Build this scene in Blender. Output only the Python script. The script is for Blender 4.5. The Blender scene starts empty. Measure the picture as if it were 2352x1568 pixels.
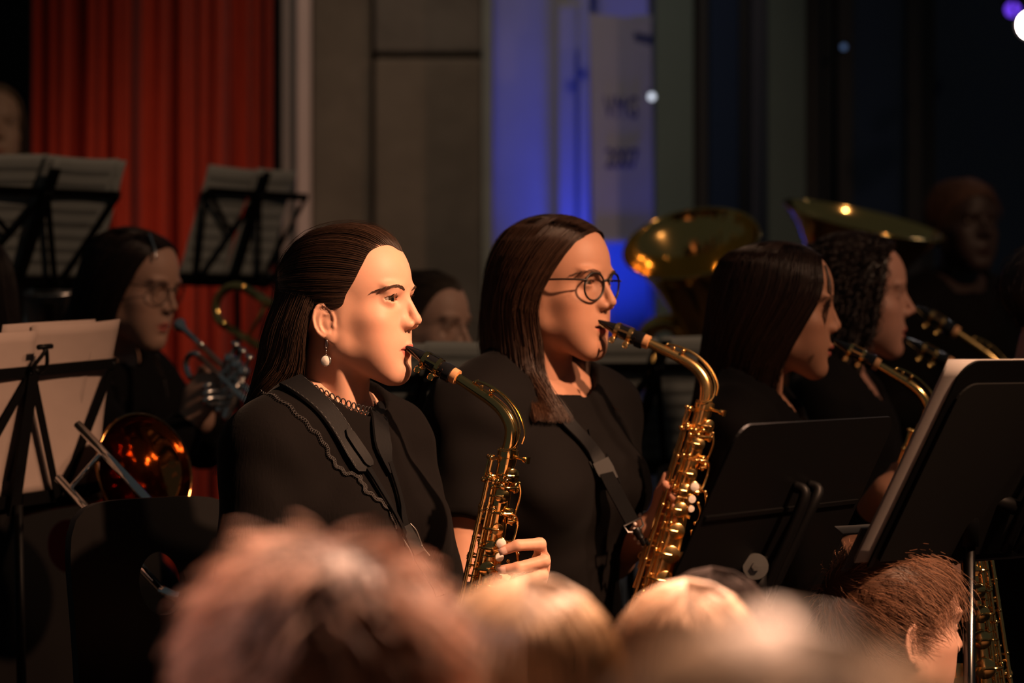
import bpy, math, random
import numpy as np
from mathutils import Vector, Matrix
from mathutils.bvhtree import BVHTree

random.seed(7)
RNG = np.random.default_rng(11)
scene = bpy.context.scene
COL = scene.collection

# ------------------------------------------------------------------ camera
FPX = 105.0 / 36.0 * 2352.0          # focal length in pixels of the 2352 x 1568 frame
CAMZ = 1.36
cam_data = bpy.data.cameras.new("camera")
cam = bpy.data.objects.new("camera", cam_data)
COL.objects.link(cam)
cam.location = (0, 0, CAMZ)
cam.rotation_euler = (math.radians(90), 0, 0)
cam_data.sensor_width = 36.0
cam_data.lens = 105.0
cam_data.clip_start = 0.05
cam_data.clip_end = 60
cam_data.dof.use_dof = True
cam_data.dof.focus_distance = 4.30
cam_data.dof.aperture_fstop = 3.6
scene.camera = cam


def at(u, v, Y):
    """point in the room that lies at depth Y on the line of sight of pixel (u, v)"""
    return np.array([(u - 1176.0) / FPX * Y, Y, CAMZ - (v - 784.0) / FPX * Y])


# ------------------------------------------------------------------ world, exposure
world = bpy.data.worlds.new("hall_dark")
scene.world = world
world.use_nodes = True
world.node_tree.nodes["Background"].inputs[0].default_value = (0.52, 0.58, 0.56, 1)
world.node_tree.nodes["Background"].inputs[1].default_value = 0.045
scene.view_settings.view_transform = 'Standard'
scene.view_settings.look = 'None'
scene.view_settings.gamma = 1.0
scene.view_settings.exposure = 0.0
scene.view_settings.use_curve_mapping = False


# ------------------------------------------------------------------ lights
def lamp(name, kind, loc, target, power, color, size=0.1, spot=60, blend=0.5):
    d = bpy.data.lights.new(name, kind)
    o = bpy.data.objects.new(name, d)
    COL.objects.link(o)
    o.location = loc
    o.rotation_euler = (Vector(target) - Vector(loc)).to_track_quat('-Z', 'Y').to_euler()
    d.energy = power
    d.color = color
    if kind == 'SPOT':
        d.spot_size = math.radians(spot)
        d.spot_blend = blend
        d.shadow_soft_size = size
    elif kind == 'AREA':
        d.size = size
    else:
        d.shadow_soft_size = size
    return o


# warm key spot above the right end of the front rows, aimed at the first saxophonist
lamp("key_spot_light", 'SPOT', (2.35, 2.60, 3.62), (-0.07, 4.15, 1.18), 1500, (1.0, 0.54, 0.31), 0.09, 29, 0.9)
# weaker warm stage wash over the band from the right
lamp("stage_wash_light", 'SPOT', (3.4, 3.2, 4.2), (0.35, 5.5, 1.2), 330, (1.0, 0.58, 0.35), 0.15, 66, 0.9)
# added spot over the band, pointed back to brighten the first rows of the audience
lamp("front_row_fill_light", 'SPOT', (0.75, 4.75, 3.7), (0.30, 1.95, 1.15), 5200, (1.0, 0.57, 0.38), 0.12, 56, 0.6)
# pinkish spot from the left over the nearest heads
lamp("left_spot_light", 'SPOT', (-2.3, 3.4, 3.0), (-0.32, 2.0, 1.2), 700, (1.0, 0.62, 0.56), 0.08, 26, 0.7)
# curtain spot on the stage floor
lamp("curtain_spot_light", 'SPOT', (-1.9, 7.4, 0.9), (-1.17, 9.0, 1.62), 30, (1.0, 0.60, 0.40), 0.1, 36, 1.0)
# added warm spot, stands in for key spill on the concrete wall
lamp("wall_fill_light", 'SPOT', (-0.1, 6.0, 4.3), (-0.25, 8.9, 1.95), 85, (1.0, 0.78, 0.60), 0.15, 44, 1.0)
# blue led wash behind the sign
lamp("blue_led_light", 'SPOT', (0.19, 8.42, 1.08), (0.29, 8.80, 1.72), 52.0, (0.02, 0.055, 1.0), 0.04, 62, 1.0)


# ------------------------------------------------------------------ materials
MATS = {}


def mat(name, color=(0.5, 0.5, 0.5), rough=0.5, metal=0.0, spec=0.5, attr=None, noise=None, bump=None,
        sss=0.0, sheen=0.0, emit=None, alpha=None, trans=0.0, coat=0.0, aniso=0.0):
    """procedural principled material. noise=(scale, amount, detail), bump=(scale, strength, distance[, stretch])"""
    if name in MATS:
        return MATS[name]
    m = bpy.data.materials.new(name)
    MATS[name] = m
    m.use_nodes = True
    nt = m.node_tree
    b = nt.nodes["Principled BSDF"]
    b.inputs["Base Color"].default_value = (*color, 1)
    b.inputs["Roughness"].default_value = rough
    b.inputs["Metallic"].default_value = metal
    b.inputs["Specular IOR Level"].default_value = spec
    b.inputs["Coat Weight"].default_value = coat
    b.inputs["Transmission Weight"].default_value = trans
    b.inputs["Anisotropic"].default_value = aniso
    if sheen:
        b.inputs["Sheen Weight"].default_value = sheen
        b.inputs["Sheen Roughness"].default_value = 0.4
    if sss:
        b.inputs["Subsurface Weight"].default_value = sss
        b.inputs["Subsurface Radius"].default_value = (1.0, 0.35, 0.2)
        b.inputs["Subsurface Scale"].default_value = 0.006
    if emit:
        b.inputs["Emission Color"].default_value = (*emit[0], 1)
        b.inputs["Emission Strength"].default_value = emit[1]
    if alpha is not None:
        b.inputs["Alpha"].default_value = alpha
    src = None
    tc = nt.nodes.new("ShaderNodeTexCoord")
    if attr:
        a = nt.nodes.new("ShaderNodeVertexColor")
        a.layer_name = attr
        src = a.outputs["Color"]
    if noise:
        n = nt.nodes.new("ShaderNodeTexNoise")
        n.inputs["Scale"].default_value = noise[0]
        n.inputs["Detail"].default_value = noise[2]
        nt.links.new(tc.outputs["Object"], n.inputs["Vector"])
        r = nt.nodes.new("ShaderNodeMapRange")
        r.inputs["To Min"].default_value = 1.0 - noise[1]
        r.inputs["To Max"].default_value = 1.0 + noise[1]
        nt.links.new(n.outputs["Fac"], r.inputs["Value"])
        mx = nt.nodes.new("ShaderNodeMix")
        mx.data_type = 'RGBA'
        mx.blend_type = 'MULTIPLY'
        mx.inputs["Factor"].default_value = 1.0
        if src:
            nt.links.new(src, mx.inputs["A"])
        else:
            mx.inputs["A"].default_value = (*color, 1)
        nt.links.new(r.outputs["Result"], mx.inputs["B"])
        src = mx.outputs["Result"]
    if src:
        nt.links.new(src, b.inputs["Base Color"])
    if bump:
        n = nt.nodes.new("ShaderNodeTexNoise")
        n.inputs["Scale"].default_value = bump[0]
        n.inputs["Detail"].default_value = 3
        if len(bump) > 3:
            mp = nt.nodes.new("ShaderNodeMapping")
            mp.inputs["Scale"].default_value = bump[3]
            nt.links.new(tc.outputs["Object"], mp.inputs["Vector"])
            nt.links.new(mp.outputs["Vector"], n.inputs["Vector"])
        else:
            nt.links.new(tc.outputs["Object"], n.inputs["Vector"])
        bp = nt.nodes.new("ShaderNodeBump")
        bp.inputs["Strength"].default_value = bump[1]
        bp.inputs["Distance"].default_value = bump[2]
        nt.links.new(n.outputs["Fac"], bp.inputs["Height"])
        nt.links.new(bp.outputs["Normal"], b.inputs["Normal"])
    return m


# ------------------------------------------------------------------ objects
def tag(o, label=None, cat=None, group=None, kind=None):
    if label:
        o["label"] = label
    if cat:
        o["category"] = cat
    if group:
        o["group"] = group
    if kind:
        o["kind"] = kind
    return o


def root(name, loc, label=None, cat=None, group=None, rz=0.0):
    o = bpy.data.objects.new(name, None)
    o.empty_display_size = 0.05
    COL.objects.link(o)
    o.location = loc
    o.rotation_euler = (0, 0, rz)
    return tag(o, label, cat, group)


def mesh(name, V, F, m, parent=None, smooth=True, colors=None):
    V = np.asarray(V, dtype=np.float32).reshape(-1, 3)
    me = bpy.data.meshes.new(name)
    if isinstance(F, np.ndarray):
        k = F.shape[1]
        me.vertices.add(len(V))
        me.vertices.foreach_set("co", V.ravel())
        me.loops.add(F.size)
        me.loops.foreach_set("vertex_index", F.astype(np.int32).ravel())
        me.polygons.add(len(F))
        me.polygons.foreach_set("loop_start", np.arange(0, F.size, k, dtype=np.int32))
        me.polygons.foreach_set("loop_total", np.full(len(F), k, dtype=np.int32))
        me.update(calc_edges=True)
    else:
        me.from_pydata([tuple(v) for v in V], [], F)
        me.update()
    if colors is not None:
        ca = me.color_attributes.new("col", 'FLOAT_COLOR', 'POINT')
        c4 = np.ones((len(V), 4), np.float32)
        c4[:, :3] = colors
        ca.data.foreach_set("color", c4.ravel())
    me.polygons.foreach_set("use_smooth", np.full(len(me.polygons), bool(smooth)))
    if m:
        me.materials.append(m)
    o = bpy.data.objects.new(name, me)
    COL.objects.link(o)
    if parent:
        o.parent = parent
    return o


def nrm(v):
    v = np.asarray(v, float)
    return v / max(1e-9, np.linalg.norm(v))


class MB:
    """collects simple shapes, then links them as one mesh object"""

    def __init__(self):
        self.v, self.f = [], []

    def add(self, V, F):
        o = len(self.v)
        self.v += [tuple(map(float, p)) for p in V]
        self.f += [[i + o for i in f] for f in F]
        return self

    def box(self, c, s, M=None):
        c = np.asarray(c, float)
        s = np.asarray(s, float) / 2
        V = [np.array([x, y, z]) * s for z in (-1, 1) for y in (-1, 1) for x in (-1, 1)]
        if M is not None:
            V = [np.asarray(M) @ p for p in V]
        V = [p + c for p in V]
        return self.add(V, [[0, 2, 3, 1], [4, 5, 7, 6], [0, 1, 5, 4], [2, 6, 7, 3], [0, 4, 6, 2], [1, 3, 7, 5]])

    def bar(self, a, b, w, t, up=(0, 0, 1)):
        """flat bar from a to b, width w (across up x dir), thickness t"""
        a, b = np.asarray(a, float), np.asarray(b, float)
        d = nrm(b - a)
        s = nrm(np.cross(up, d))
        n = np.cross(d, s)
        V = []
        for p in (a, b):
            for i, j in ((-1, -1), (1, -1), (1, 1), (-1, 1)):
                V.append(p + s * w / 2 * i + n * t / 2 * j)
        return self.add(V, [[3, 2, 1, 0], [4, 5, 6, 7], [0, 1, 5, 4], [1, 2, 6, 5], [2, 3, 7, 6], [3, 0, 4, 7]])

    def tube(self, pts, r, n=10, caps=True, closed=False):
        pts = np.asarray(pts, float)
        m = len(pts)
        r = np.full(m, r) if np.isscalar(r) else np.asarray(r, float)
        T = np.gradient(pts, axis=0)
        if closed:
            T = np.roll(pts, -1, 0) - np.roll(pts, 1, 0)
        T /= np.maximum(1e-9, np.linalg.norm(T, axis=1))[:, None]
        ref = np.array([0, 0, 1.0]) if abs(T[0][2]) < 0.9 else np.array([1.0, 0, 0])
        N = nrm(np.cross(T[0], ref))
        V = []
        for i in range(m):
            N = nrm(N - T[i] * np.dot(N, T[i]))
            B = np.cross(T[i], N)
            for k in range(n):
                a = 2 * math.pi * k / n
                V.append(pts[i] + r[i] * (math.cos(a) * N + math.sin(a) * B))
        F = []
        rows = m if closed else m - 1
        for i in range(rows):
            for k in range(n):
                a0 = i * n + k
                a1 = i * n + (k + 1) % n
                j = ((i + 1) % m) * n
                F.append([a0, a1, j + (k + 1) % n, j + k])
        if caps and not closed:
            F.append(list(range(n))[::-1])
            F.append([(m - 1) * n + k for k in range(n)])
        return self.add(V, F)

    def lathe(self, prof, o, ax, n=24, ref=None):
        """profile [(distance along axis, radius)] turned about ax at o"""
        ax = nrm(ax)
        if ref is None:
            ref = np.array([0, 0, 1.0]) if abs(ax[2]) < 0.9 else np.array([1.0, 0, 0])
        N = nrm(np.cross(ax, ref))
        B = np.cross(ax, N)
        o = np.asarray(o, float)
        V = []
        for (t, r) in prof:
            for k in range(n):
                a = 2 * math.pi * k / n
                V.append(o + ax * t + r * (math.cos(a) * N + math.sin(a) * B))
        F = []
        for i in range(len(prof) - 1):
            for k in range(n):
                F.append([i * n + k, i * n + (k + 1) % n, (i + 1) * n + (k + 1) % n, (i + 1) * n + k])
        if prof[0][1] > 1e-5:
            F.append(list(range(n))[::-1])
        if prof[-1][1] > 1e-5:
            F.append([(len(prof) - 1) * n + k for k in range(n)])
        return self.add(V, F)

    def ball(self, c, r, n=8):
        prof = [(-r * math.cos(math.pi * i / n), max(1e-6, r * math.sin(math.pi * i / n))) for i in range(n + 1)]
        return self.lathe(prof, c, (0, 0, 1), n + 2)

    def disc(self, c, ax, r, t, n=18, dome=0.0):
        prof = [(-t / 2, r * 0.96), (-t / 2 + t * .15, r), (t / 2 - t * .2, r), (t / 2, r * 0.93), (t / 2 + dome, 1e-6)]
        return self.lathe([(-t / 2, 1e-6)] + prof, c, ax, n)

    def build(self, name, m, parent=None, smooth=False, angle=None):
        o = mesh(name, self.v, self.f, m, parent, smooth)
        if angle:
            o.data.polygons.foreach_set("use_smooth", np.full(len(o.data.polygons), True))
            try:
                o.data.set_sharp_from_angle(angle=math.radians(angle))
            except Exception:
                pass
        return o


def crv(P, s):
    """Catmull-Rom along axis 0 of P at parameters s in [0, len-1]"""
    P = np.asarray(P, float)
    n = len(P)
    s = np.clip(np.asarray(s, float), 0, n - 1)
    i = np.minimum(s.astype(int), n - 2)
    t = (s - i).reshape((-1,) + (1,) * (P.ndim - 1))
    p1, p2 = P[i], P[i + 1]
    p0 = np.where((i > 0).reshape(t.shape), P[np.maximum(i - 1, 0)], 2 * p1 - p2)
    p3 = np.where((i < n - 2).reshape(t.shape), P[np.minimum(i + 2, n - 1)], 2 * p2 - p1)
    return 0.5 * (2 * p1 + (p2 - p0) * t + (2 * p0 - 5 * p1 + 4 * p2 - p3) * t ** 2 + (3 * p1 - p0 - 3 * p2 + p3) * t ** 3)


def spline(P, n):
    return crv(np.asarray(P, float), np.linspace(0, len(P) - 1, n))


# ------------------------------------------------------------------ signed distance shapes (numpy) and their mesher
def vec(*a):
    return np.array(a, np.float32)


def ell(P, c, r):
    q = P - np.asarray(c, np.float32)
    r = np.asarray(r, np.float32)
    k0 = np.sqrt(((q / r) ** 2).sum(1))
    k1 = np.sqrt(((q / (r * r)) ** 2).sum(1)) + 1e-9
    return k0 * (k0 - 1.0) / k1


def sph(P, c, r):
    return np.sqrt(((P - np.asarray(c, np.float32)) ** 2).sum(1)) - r


def cap(P, a, b, ra, rb):
    a = np.asarray(a, np.float32)
    ba = np.asarray(b, np.float32) - a
    pa = P - a
    t = np.clip((pa @ ba) / max(1e-9, float(ba @ ba)), 0, 1)
    return np.sqrt(((pa - t[:, None] * ba) ** 2).sum(1)) - (ra + t * (rb - ra))


def smin(a, b, k):
    h = np.clip(0.5 + 0.5 * (b - a) / k, 0, 1)
    return b + (a - b) * h - k * h * (1 - h)


def ssub(a, b, k):
    return -smin(-a, b, k)


def smax(a, b, k):
    return -smin(-a, -b, k)


def net(f, lo, hi, h):
    """surface nets over the zero level of f inside the box lo..hi with spacing h; coarse pass first"""
    lo, hi = np.asarray(lo, float), np.asarray(hi, float)
    n = (np.ceil((hi - lo) / h / 4).astype(int)) * 4
    nc = n // 4
    g = [lo[a] + (np.arange(nc[a]) * 4 + 2) * h for a in range(3)]
    C = np.stack(np.meshgrid(*g, indexing='ij'), -1).reshape(-1, 3).astype(np.float32)
    dc = f(C).reshape(nc)
    act = np.abs(dc) < 4 * h * 0.87 * 1.9
    rep = lambda A: A.repeat(4, 0).repeat(4, 1).repeat(4, 2)
    cm = rep(act)
    pm = np.zeros(n + 1, bool)
    for i in (0, 1):
        for j in (0, 1):
            for k in (0, 1):
                pm[i:i + n[0], j:j + n[1], k:k + n[2]] |= cm
    vol = np.pad(rep(np.where(dc < 0, -1.0, 1.0).astype(np.float32)), ((0, 1),) * 3, mode='edge')
    idx = np.argwhere(pm)
    vol[pm] = f((lo + idx * h).astype(np.float32))
    ins = vol < 0
    cnt = np.zeros(n, np.int8)
    for i in (0, 1):
        for j in (0, 1):
            for k in (0, 1):
                cnt += ins[i:i + n[0], j:j + n[1], k:k + n[2]]
    cells = np.argwhere((cnt > 0) & (cnt < 8))
    idm = np.full(n, -1, np.int32)
    idm[tuple(cells.T)] = np.arange(len(cells))
    acc = np.zeros((len(cells), 3))
    num = np.zeros(len(cells))
    val = {}
    for i in (0, 1):
        for j in (0, 1):
            for k in (0, 1):
                val[i, j, k] = vol[cells[:, 0] + i, cells[:, 1] + j, cells[:, 2] + k]
    for a in range(3):
        for q in ((0, 0), (0, 1), (1, 0), (1, 1)):
            c0 = list(q)
            c0.insert(a, 0)
            c1 = list(q)
            c1.insert(a, 1)
            v0, v1 = val[tuple(c0)], val[tuple(c1)]
            cr = (v0 < 0) != (v1 < 0)
            t = np.where(cr, v0 / np.where(cr, v0 - v1, 1), 0)
            p = np.array(c0, float)[None, :].repeat(len(cells), 0)
            p[:, a] = t
            acc += p * cr[:, None]
            num += cr
    V = lo + (cells + acc / num[:, None]) * h
    Fs = []
    for a in range(3):
        b, c = (a + 1) % 3, (a + 2) % 3
        s0 = [slice(None)] * 3
        s1 = [slice(None)] * 3
        s0[a] = slice(0, n[a])
        s1[a] = slice(1, n[a] + 1)
        ch = ins[tuple(s0)] != ins[tuple(s1)]
        e = np.argwhere(ch)
        e = e[(e[:, b] > 0) & (e[:, c] > 0) & (e[:, b] < n[b]) & (e[:, c] < n[c])]
        pos = ins[tuple(e.T)]

        def cid(db, dc_):
            q = e.copy()
            q[:, b] -= db
            q[:, c] -= dc_
            return idm[tuple(q.T)]
        Q = np.stack([cid(1, 1), cid(0, 1), cid(0, 0), cid(1, 0)], 1)
        Q[~pos] = Q[~pos][:, ::-1]
        Fs.append(Q)
    F = np.concatenate(Fs)
    F = F[(F >= 0).all(1)]
    return V, F


def join(parts):
    """[(V, F, colors)] -> one"""
    Vs, Fs, Cs, o = [], [], [], 0
    for V, F, C in parts:
        Vs.append(V)
        Fs.append(F + o)
        Cs.append(np.broadcast_to(np.asarray(C, float), (len(V), 3)))
        o += len(V)
    return np.concatenate(Vs), np.concatenate(Fs), np.concatenate(Cs)


# ------------------------------------------------------------------ hair strands
def strand_mesh(S, rad, n=3):
    """S (N, M, 3) strands, rad (N, M) -> V, F"""
    N, M, _ = S.shape
    T = np.gradient(S, axis=1)
    T /= np.maximum(1e-9, np.linalg.norm(T, axis=2, keepdims=True))
    ref = np.broadcast_to(np.array([0.31, 0.87, 0.39]), T.shape)
    A = np.cross(T, ref)
    A /= np.maximum(1e-6, np.linalg.norm(A, axis=2, keepdims=True))
    B = np.cross(T, A)
    V = np.zeros((N, M, n, 3))
    for k in range(n):
        a = 2 * math.pi * k / n
        V[:, :, k] = S + rad[:, :, None] * (math.cos(a) * A + math.sin(a) * B)
    i = np.arange(N)[:, None, None] * (M * n)
    j = np.arange(M - 1)[None, :, None] * n
    k = np.arange(n)[None, None, :]
    k2 = (k + 1) % n
    F = np.stack([i + j + k, i + j + k2, i + j + n + k2, i + j + n + k], -1).reshape(-1, 4)
    return V.reshape(-1, 3), F


def sheet_points(G, s, M, tmax=1.0):
    """G (g, m, 3) guide strands; s (N,) positions across -> strands (N, M, 3)"""
    G = np.asarray(G, float)
    Gs = np.transpose(crv(np.transpose(G, (1, 0, 2)), np.linspace(0, (G.shape[1] - 1) * tmax, M)), (1, 0, 2))
    return crv(Gs, s)


def hair_strands(G, N, M, rad, thick, seed, spread=0.0, wave=0.0, clump=0.0, trim=0.0, center=None, flat=False):
    """strands over a sheet of guides; all in head cm"""
    rng = np.random.default_rng(seed)
    g = len(G)
    s = np.sort(rng.uniform(0, g - 1, N))
    if clump:
        k = np.round(s * clump) / clump
        s = s + (k - s) * rng.uniform(0.2, 0.8, N)
    S = sheet_points(G, s, M)
    e = 0.02
    S2 = sheet_points(G, np.clip(s + e, 0, g - 1) + 0 * s, M)
    S1 = sheet_points(G, np.clip(s - e, 0, g - 1), M)
    D = S2 - S1
    T = np.gradient(S, axis=1)
    Nn = np.cross(D, T)
    Nn /= np.maximum(1e-6, np.linalg.norm(Nn, axis=2, keepdims=True))
    c = np.array([0, 0, 0.0]) if center is None else np.asarray(center)
    sg = np.sign(((S - c) * Nn).sum(2).mean(1))
    Nn *= np.where(sg == 0, 1, sg)[:, None, None]
    Dn = D / np.maximum(1e-6, np.linalg.norm(D, axis=2, keepdims=True))
    t = np.linspace(0, 1, M)[None, :, None]
    lay = rng.uniform(0, 1, N)[:, None, None]
    S = S + Nn * (lay * thick) * np.minimum(1, 0.25 + 3 * t)
    if spread:
        S = S + Dn * rng.normal(0, spread, N)[:, None, None] * t ** 1.5 + Nn * rng.normal(0, spread * .6, N)[:, None, None] * t ** 1.5
    if wave:
        ph = rng.uniform(0, 6.28, N)[:, None, None]
        fr = rng.uniform(3, 7, N)[:, None, None]
        S = S + Dn * wave * np.sin(ph + fr * t * 3) * t + Nn * wave * .5 * np.cos(ph * 1.7 + fr * t * 4) * t
    R = rad * rng.uniform(0.6, 1.25, N)[:, None] * np.clip(1.25 - np.linspace(0, 1, M)[None, :] ** 3, 0.25, 1)
    R = np.broadcast_to(R, (N, M))
    if trim:
        cut = 1 - trim * rng.uniform(0, 1, N) ** 2
        tt = np.linspace(0, 1, M)[None, :] * cut[:, None]
        out = np.empty_like(S)
        for a in range(3):
            pos = tt * (M - 1)
            i0 = np.minimum(pos.astype(int), M - 2)
            fr = pos - i0
            v = S[:, :, a]
            out[:, :, a] = np.take_along_axis(v, i0, 1) * (1 - fr) + np.take_along_axis(v, i0 + 1, 1) * fr
        S = out
    return S, R


def sheet_base(G, nu, nv, inner, center=None, tmax=1.0):
    """closed thin body under a hair sheet; inner = thickness towards the head (cm)"""
    g = len(G)
    S = sheet_points(G, np.linspace(0, g - 1, nu), nv, tmax)
    D = np.gradient(S, axis=0)
    T = np.gradient(S, axis=1)
    Nn = np.cross(D, T)
    Nn /= np.maximum(1e-6, np.linalg.norm(Nn, axis=2, keepdims=True))
    c = np.array([0, 0, 0.0]) if center is None else np.asarray(center)
    sg = np.sign((((S - c) * Nn).sum(2)).mean())
    Nn *= sg if sg else 1
    I = S - Nn * inner
    V = np.concatenate([S.reshape(-1, 3), I.reshape(-1, 3)])
    q = []
    for i in range(nu - 1):
        for j in range(nv - 1):
            a = i * nv + j
            q.append([a, a + 1, a + nv + 1, a + nv])
            q.append([a + nu * nv + nv, a + nu * nv + nv + 1, a + nu * nv + 1, a + nu * nv])
    return V, np.array(q)


# ------------------------------------------------------------------ the hall
FLOOR = 0.24                        # top of the low stage the band sits on


def struct(name, b, m, smooth=False, parent=None, label=None):
    o = b.build(name, m, parent, smooth)
    if not parent:
        tag(o, label, None, None, "structure")
    return o


CONCRETE = mat("concrete", (.21, .165, .125), rough=.9, spec=.2, noise=(5, .45, 8), bump=(16, .5, .01))
CONCRETE_B = mat("concrete_grey", (.20, .165, .135), rough=.9, spec=.2, noise=(7, .40, 8), bump=(22, .5, .01))
PLASTER = mat("painted_plaster", (.33, .34, .35), rough=.85, noise=(4, .2, 5))
COLUMN = mat("grey_green_paint", (.10, .145, .14), rough=.7, noise=(6, .12, 4))
DARKWALL = mat("dark_wall", (.008, .008, .009), rough=.9)
GLASS_DARK = mat("dark_window_glass", (.022, .036, .095), rough=.08, spec=.7)  # bluish reflection is put into the glass colour
STAGE_WOOD = mat("dark_stage_wood", (.035, .024, .018), rough=.55, noise=(12, .4, 5), bump=(30, .3, .003, (1, 12, 1)))

# floors
struct("floor", MB().box((0, 2.0, -.05), (9, 8.4, .1)), STAGE_WOOD)
struct("floor_stage", MB().box((0, 7.2, .12), (9, 5.7, .24)), STAGE_WOOD)
struct("floor_riser", MB().box((2.3, 8.1, .34), (3.6, 2.4, .20)), STAGE_WOOD)


def wall_px(name, u0, u1, Y, m, v0=-160, z0=None, depth=.12, parent=None, zt=None, mb=None):
    a, b = at(u0, v0, Y), at(u1, v0, Y)
    zt = a[2] if zt is None else zt
    z0 = FLOOR if z0 is None else z0
    bb = mb or MB()
    bb.box(((a[0] + b[0]) / 2, Y + depth / 2, (zt + z0) / 2), (b[0] - a[0], depth, zt - z0))
    return bb if mb is not None else struct(name, bb, m, parent=parent)


TOP = 3.3
# far black wall behind everything
struct("wall_back", MB().box((0, 10.0, 1.6), (9, .1, 3.4)), DARKWALL)
# concrete wall of separate cast panels with open joints
cw = struct("wall_concrete", MB().box(((at(716, 0, 9.1)[0] + at(1290, 0, 9.1)[0]) / 2, 9.16, 1.77), (at(1290, 0, 9.1)[0] - at(716, 0, 9.1)[0], .08, 3.06)), DARKWALL)
for (u0, u1, Y, zb, zt, m) in ((716, 852, 8.96, FLOOR, TOP, CONCRETE), (859, 1108, 8.90, FLOOR, 2.205, CONCRETE), (859, 1108, 8.90, 2.220, TOP, CONCRETE_B)):
    a, b = at(u0, 0, Y)[0], at(u1, 0, Y)[0]
    mb_ = MB().box(((a + b) / 2, Y + .08, (zb + zt) / 2), (b - a, .16, zt - zb))
    o = mb_.build("concrete_panel", m, cw, False)
    md = o.modifiers.new("edge", 'BEVEL')
    md.width = .012
    md.segments = 2
# corner strip and the plastered return that the blue lamp washes
struct("trim_1", MB().box(((at(1110, 0, 8.86)[0] + at(1132, 0, 8.86)[0]) / 2, 8.80, 1.77), (at(1132, 0, 8.86)[0] - at(1110, 0, 8.86)[0], .34, 3.06)), mat("pale_edge", (.22, .23, .19), rough=.8, noise=(8, .2, 4)))  # depth shaped to shield the concrete from the blue lamp
struct("wall_blue", wall_px("", 1132, 1600, 8.95, None, mb=MB(), zt=TOP), PLASTER)
# pale metal posts beside the curtain
t1 = struct("trim_2", wall_px("", 648, 668, 8.80, None, mb=MB(), zt=TOP, depth=.06), mat("brown_grey_trim", (.30, .23, .20), rough=.6))
struct("trim_3", wall_px("", 682, 713, 8.78, None, mb=MB(), zt=TOP, depth=.06), mat("pale_post", (.72, .52, .46), rough=.5, noise=(5, .1, 3)))
struct("trim_4", wall_px("", 668, 682, 8.83, None, mb=MB(), zt=TOP, depth=.05), mat("slate_trim", (.07, .075, .075), rough=.5))
# glazed door frame behind the sign
for i, (u0, u1, Y) in enumerate(((1284, 1320, 8.74), (1330, 1354, 8.70))):
    struct("trim_%d" % (5 + i), wall_px("", u0, u1, Y, None, mb=MB(), zt=at(0, 8 + 20 * i, Y)[2] if i == 0 else TOP, depth=.05), mat("white_frame", (.30, .32, .42), rough=.4))
struct("trim_7", wall_px("", 1490, 1507, 8.60, None, mb=MB(), zt=TOP, depth=.06), mat("blue_black_frame", (.05, .055, .10), rough=.4))
# columns and dark windows to the right
struct("wall_column_1", wall_px("", 1507, 1592, 8.35, None, mb=MB(), zt=TOP, depth=.35), COLUMN)
struct("wall_column_2", wall_px("", 1765, 1850, 8.20, None, mb=MB(), zt=TOP, depth=.35, z0=.44), COLUMN)
struct("trim_8", wall_px("", 1730, 1764, 8.26, None, mb=MB(), zt=TOP, depth=.2, z0=.44), mat("blue_grey_frame", (.07, .075, .11), rough=.5))


def window(name, u0, u1, Y, bars):
    a, b = at(u0, 0, Y)[0], at(u1, 0, Y)[0]
    r = struct(name, MB().box(((a + b) / 2, Y + .09, 1.85), (b - a, .02, 2.9)), DARKWALL)
    fr = mat("dark_window_frame", (.018, .020, .026), rough=.45)
    for x in [a + .02, b - .02]:
        MB().box((x, Y + .02, 1.85), (.04, .06, 2.9)).build("frame_post", fr, r)
    edges = [.44] + bars + [3.3]
    for z in bars:
        MB().box(((a + b) / 2, Y + .02, z), (b - a - .08, .05, .04)).build("frame_bar", fr, r)
    for z0, z1 in zip(edges[:-1], edges[1:]):
        MB().box(((a + b) / 2, Y + .03, (z0 + z1) / 2), (b - a - .08, .008, z1 - z0 - .04)).build("pane", GLASS_DARK, r)
    return r


window("window_1", 1592, 1730, 8.45, [.95, 2.7])
window("window_2", 1850, 1925, 8.35, [.95, 2.7])
window("window_3", 1925, 2115, 8.30, [1.0, 2.75])
window("window_4", 2115, 2420, 8.6, [1.0])

# ------------------------------------------------------------------ red stage curtain, hung in deep folds
def curtain_cloth():
    x0, x1, Y, z0, z1 = -1.43, -.72, 9.0, .26, 3.2
    nx, nz = 260, 14
    V = []
    for j in range(nz):
        z = z0 + (z1 - z0) * j / (nz - 1)
        for i in range(nx):
            s = i / (nx - 1)
            ph = 2 * math.pi * (s * 15.5 + .35 * math.sin(s * 19) + .2 * math.sin(s * 47 + 1))
            am = .044 * (1 + .35 * math.sin(s * 31 + 2)) * (1 - .12 * math.sin(z * 1.3))
            V.append((x0 + (x1 - x0) * s + .010 * math.sin(ph * 2), Y - am * math.sin(ph) - .012 * math.sin(ph * .5 + z), z))
    F = [[j * nx + i, j * nx + i + 1, (j + 1) * nx + i + 1, (j + 1) * nx + i] for j in range(nz - 1) for i in range(nx - 1)]
    r = root("stage_curtain", (-1.08, 9.0, .26), "red velvet stage curtain hanging in vertical folds", "curtain")
    Vn = np.array(V) - np.array(r.location)
    o = mesh("curtain_cloth", Vn, F, mat("red_velvet", (.42, .034, .012), rough=.8, spec=.2, sheen=.25, noise=(20, .15, 4)), r, True)
    md = o.modifiers.new("thickness", 'SOLIDIFY')
    md.thickness = .006
    MB().box((0, .0, 2.99), (.80, .05, .03)).build("curtain_track", DARKWALL, r)
    for k in range(12):
        MB().tube([(-.34 + .062 * k, 0, 2.94), (-.34 + .062 * k, 0, 2.98)], .006, 6).build("runner", DARKWALL, r)


curtain_cloth()


# ------------------------------------------------------------------ people

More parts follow.
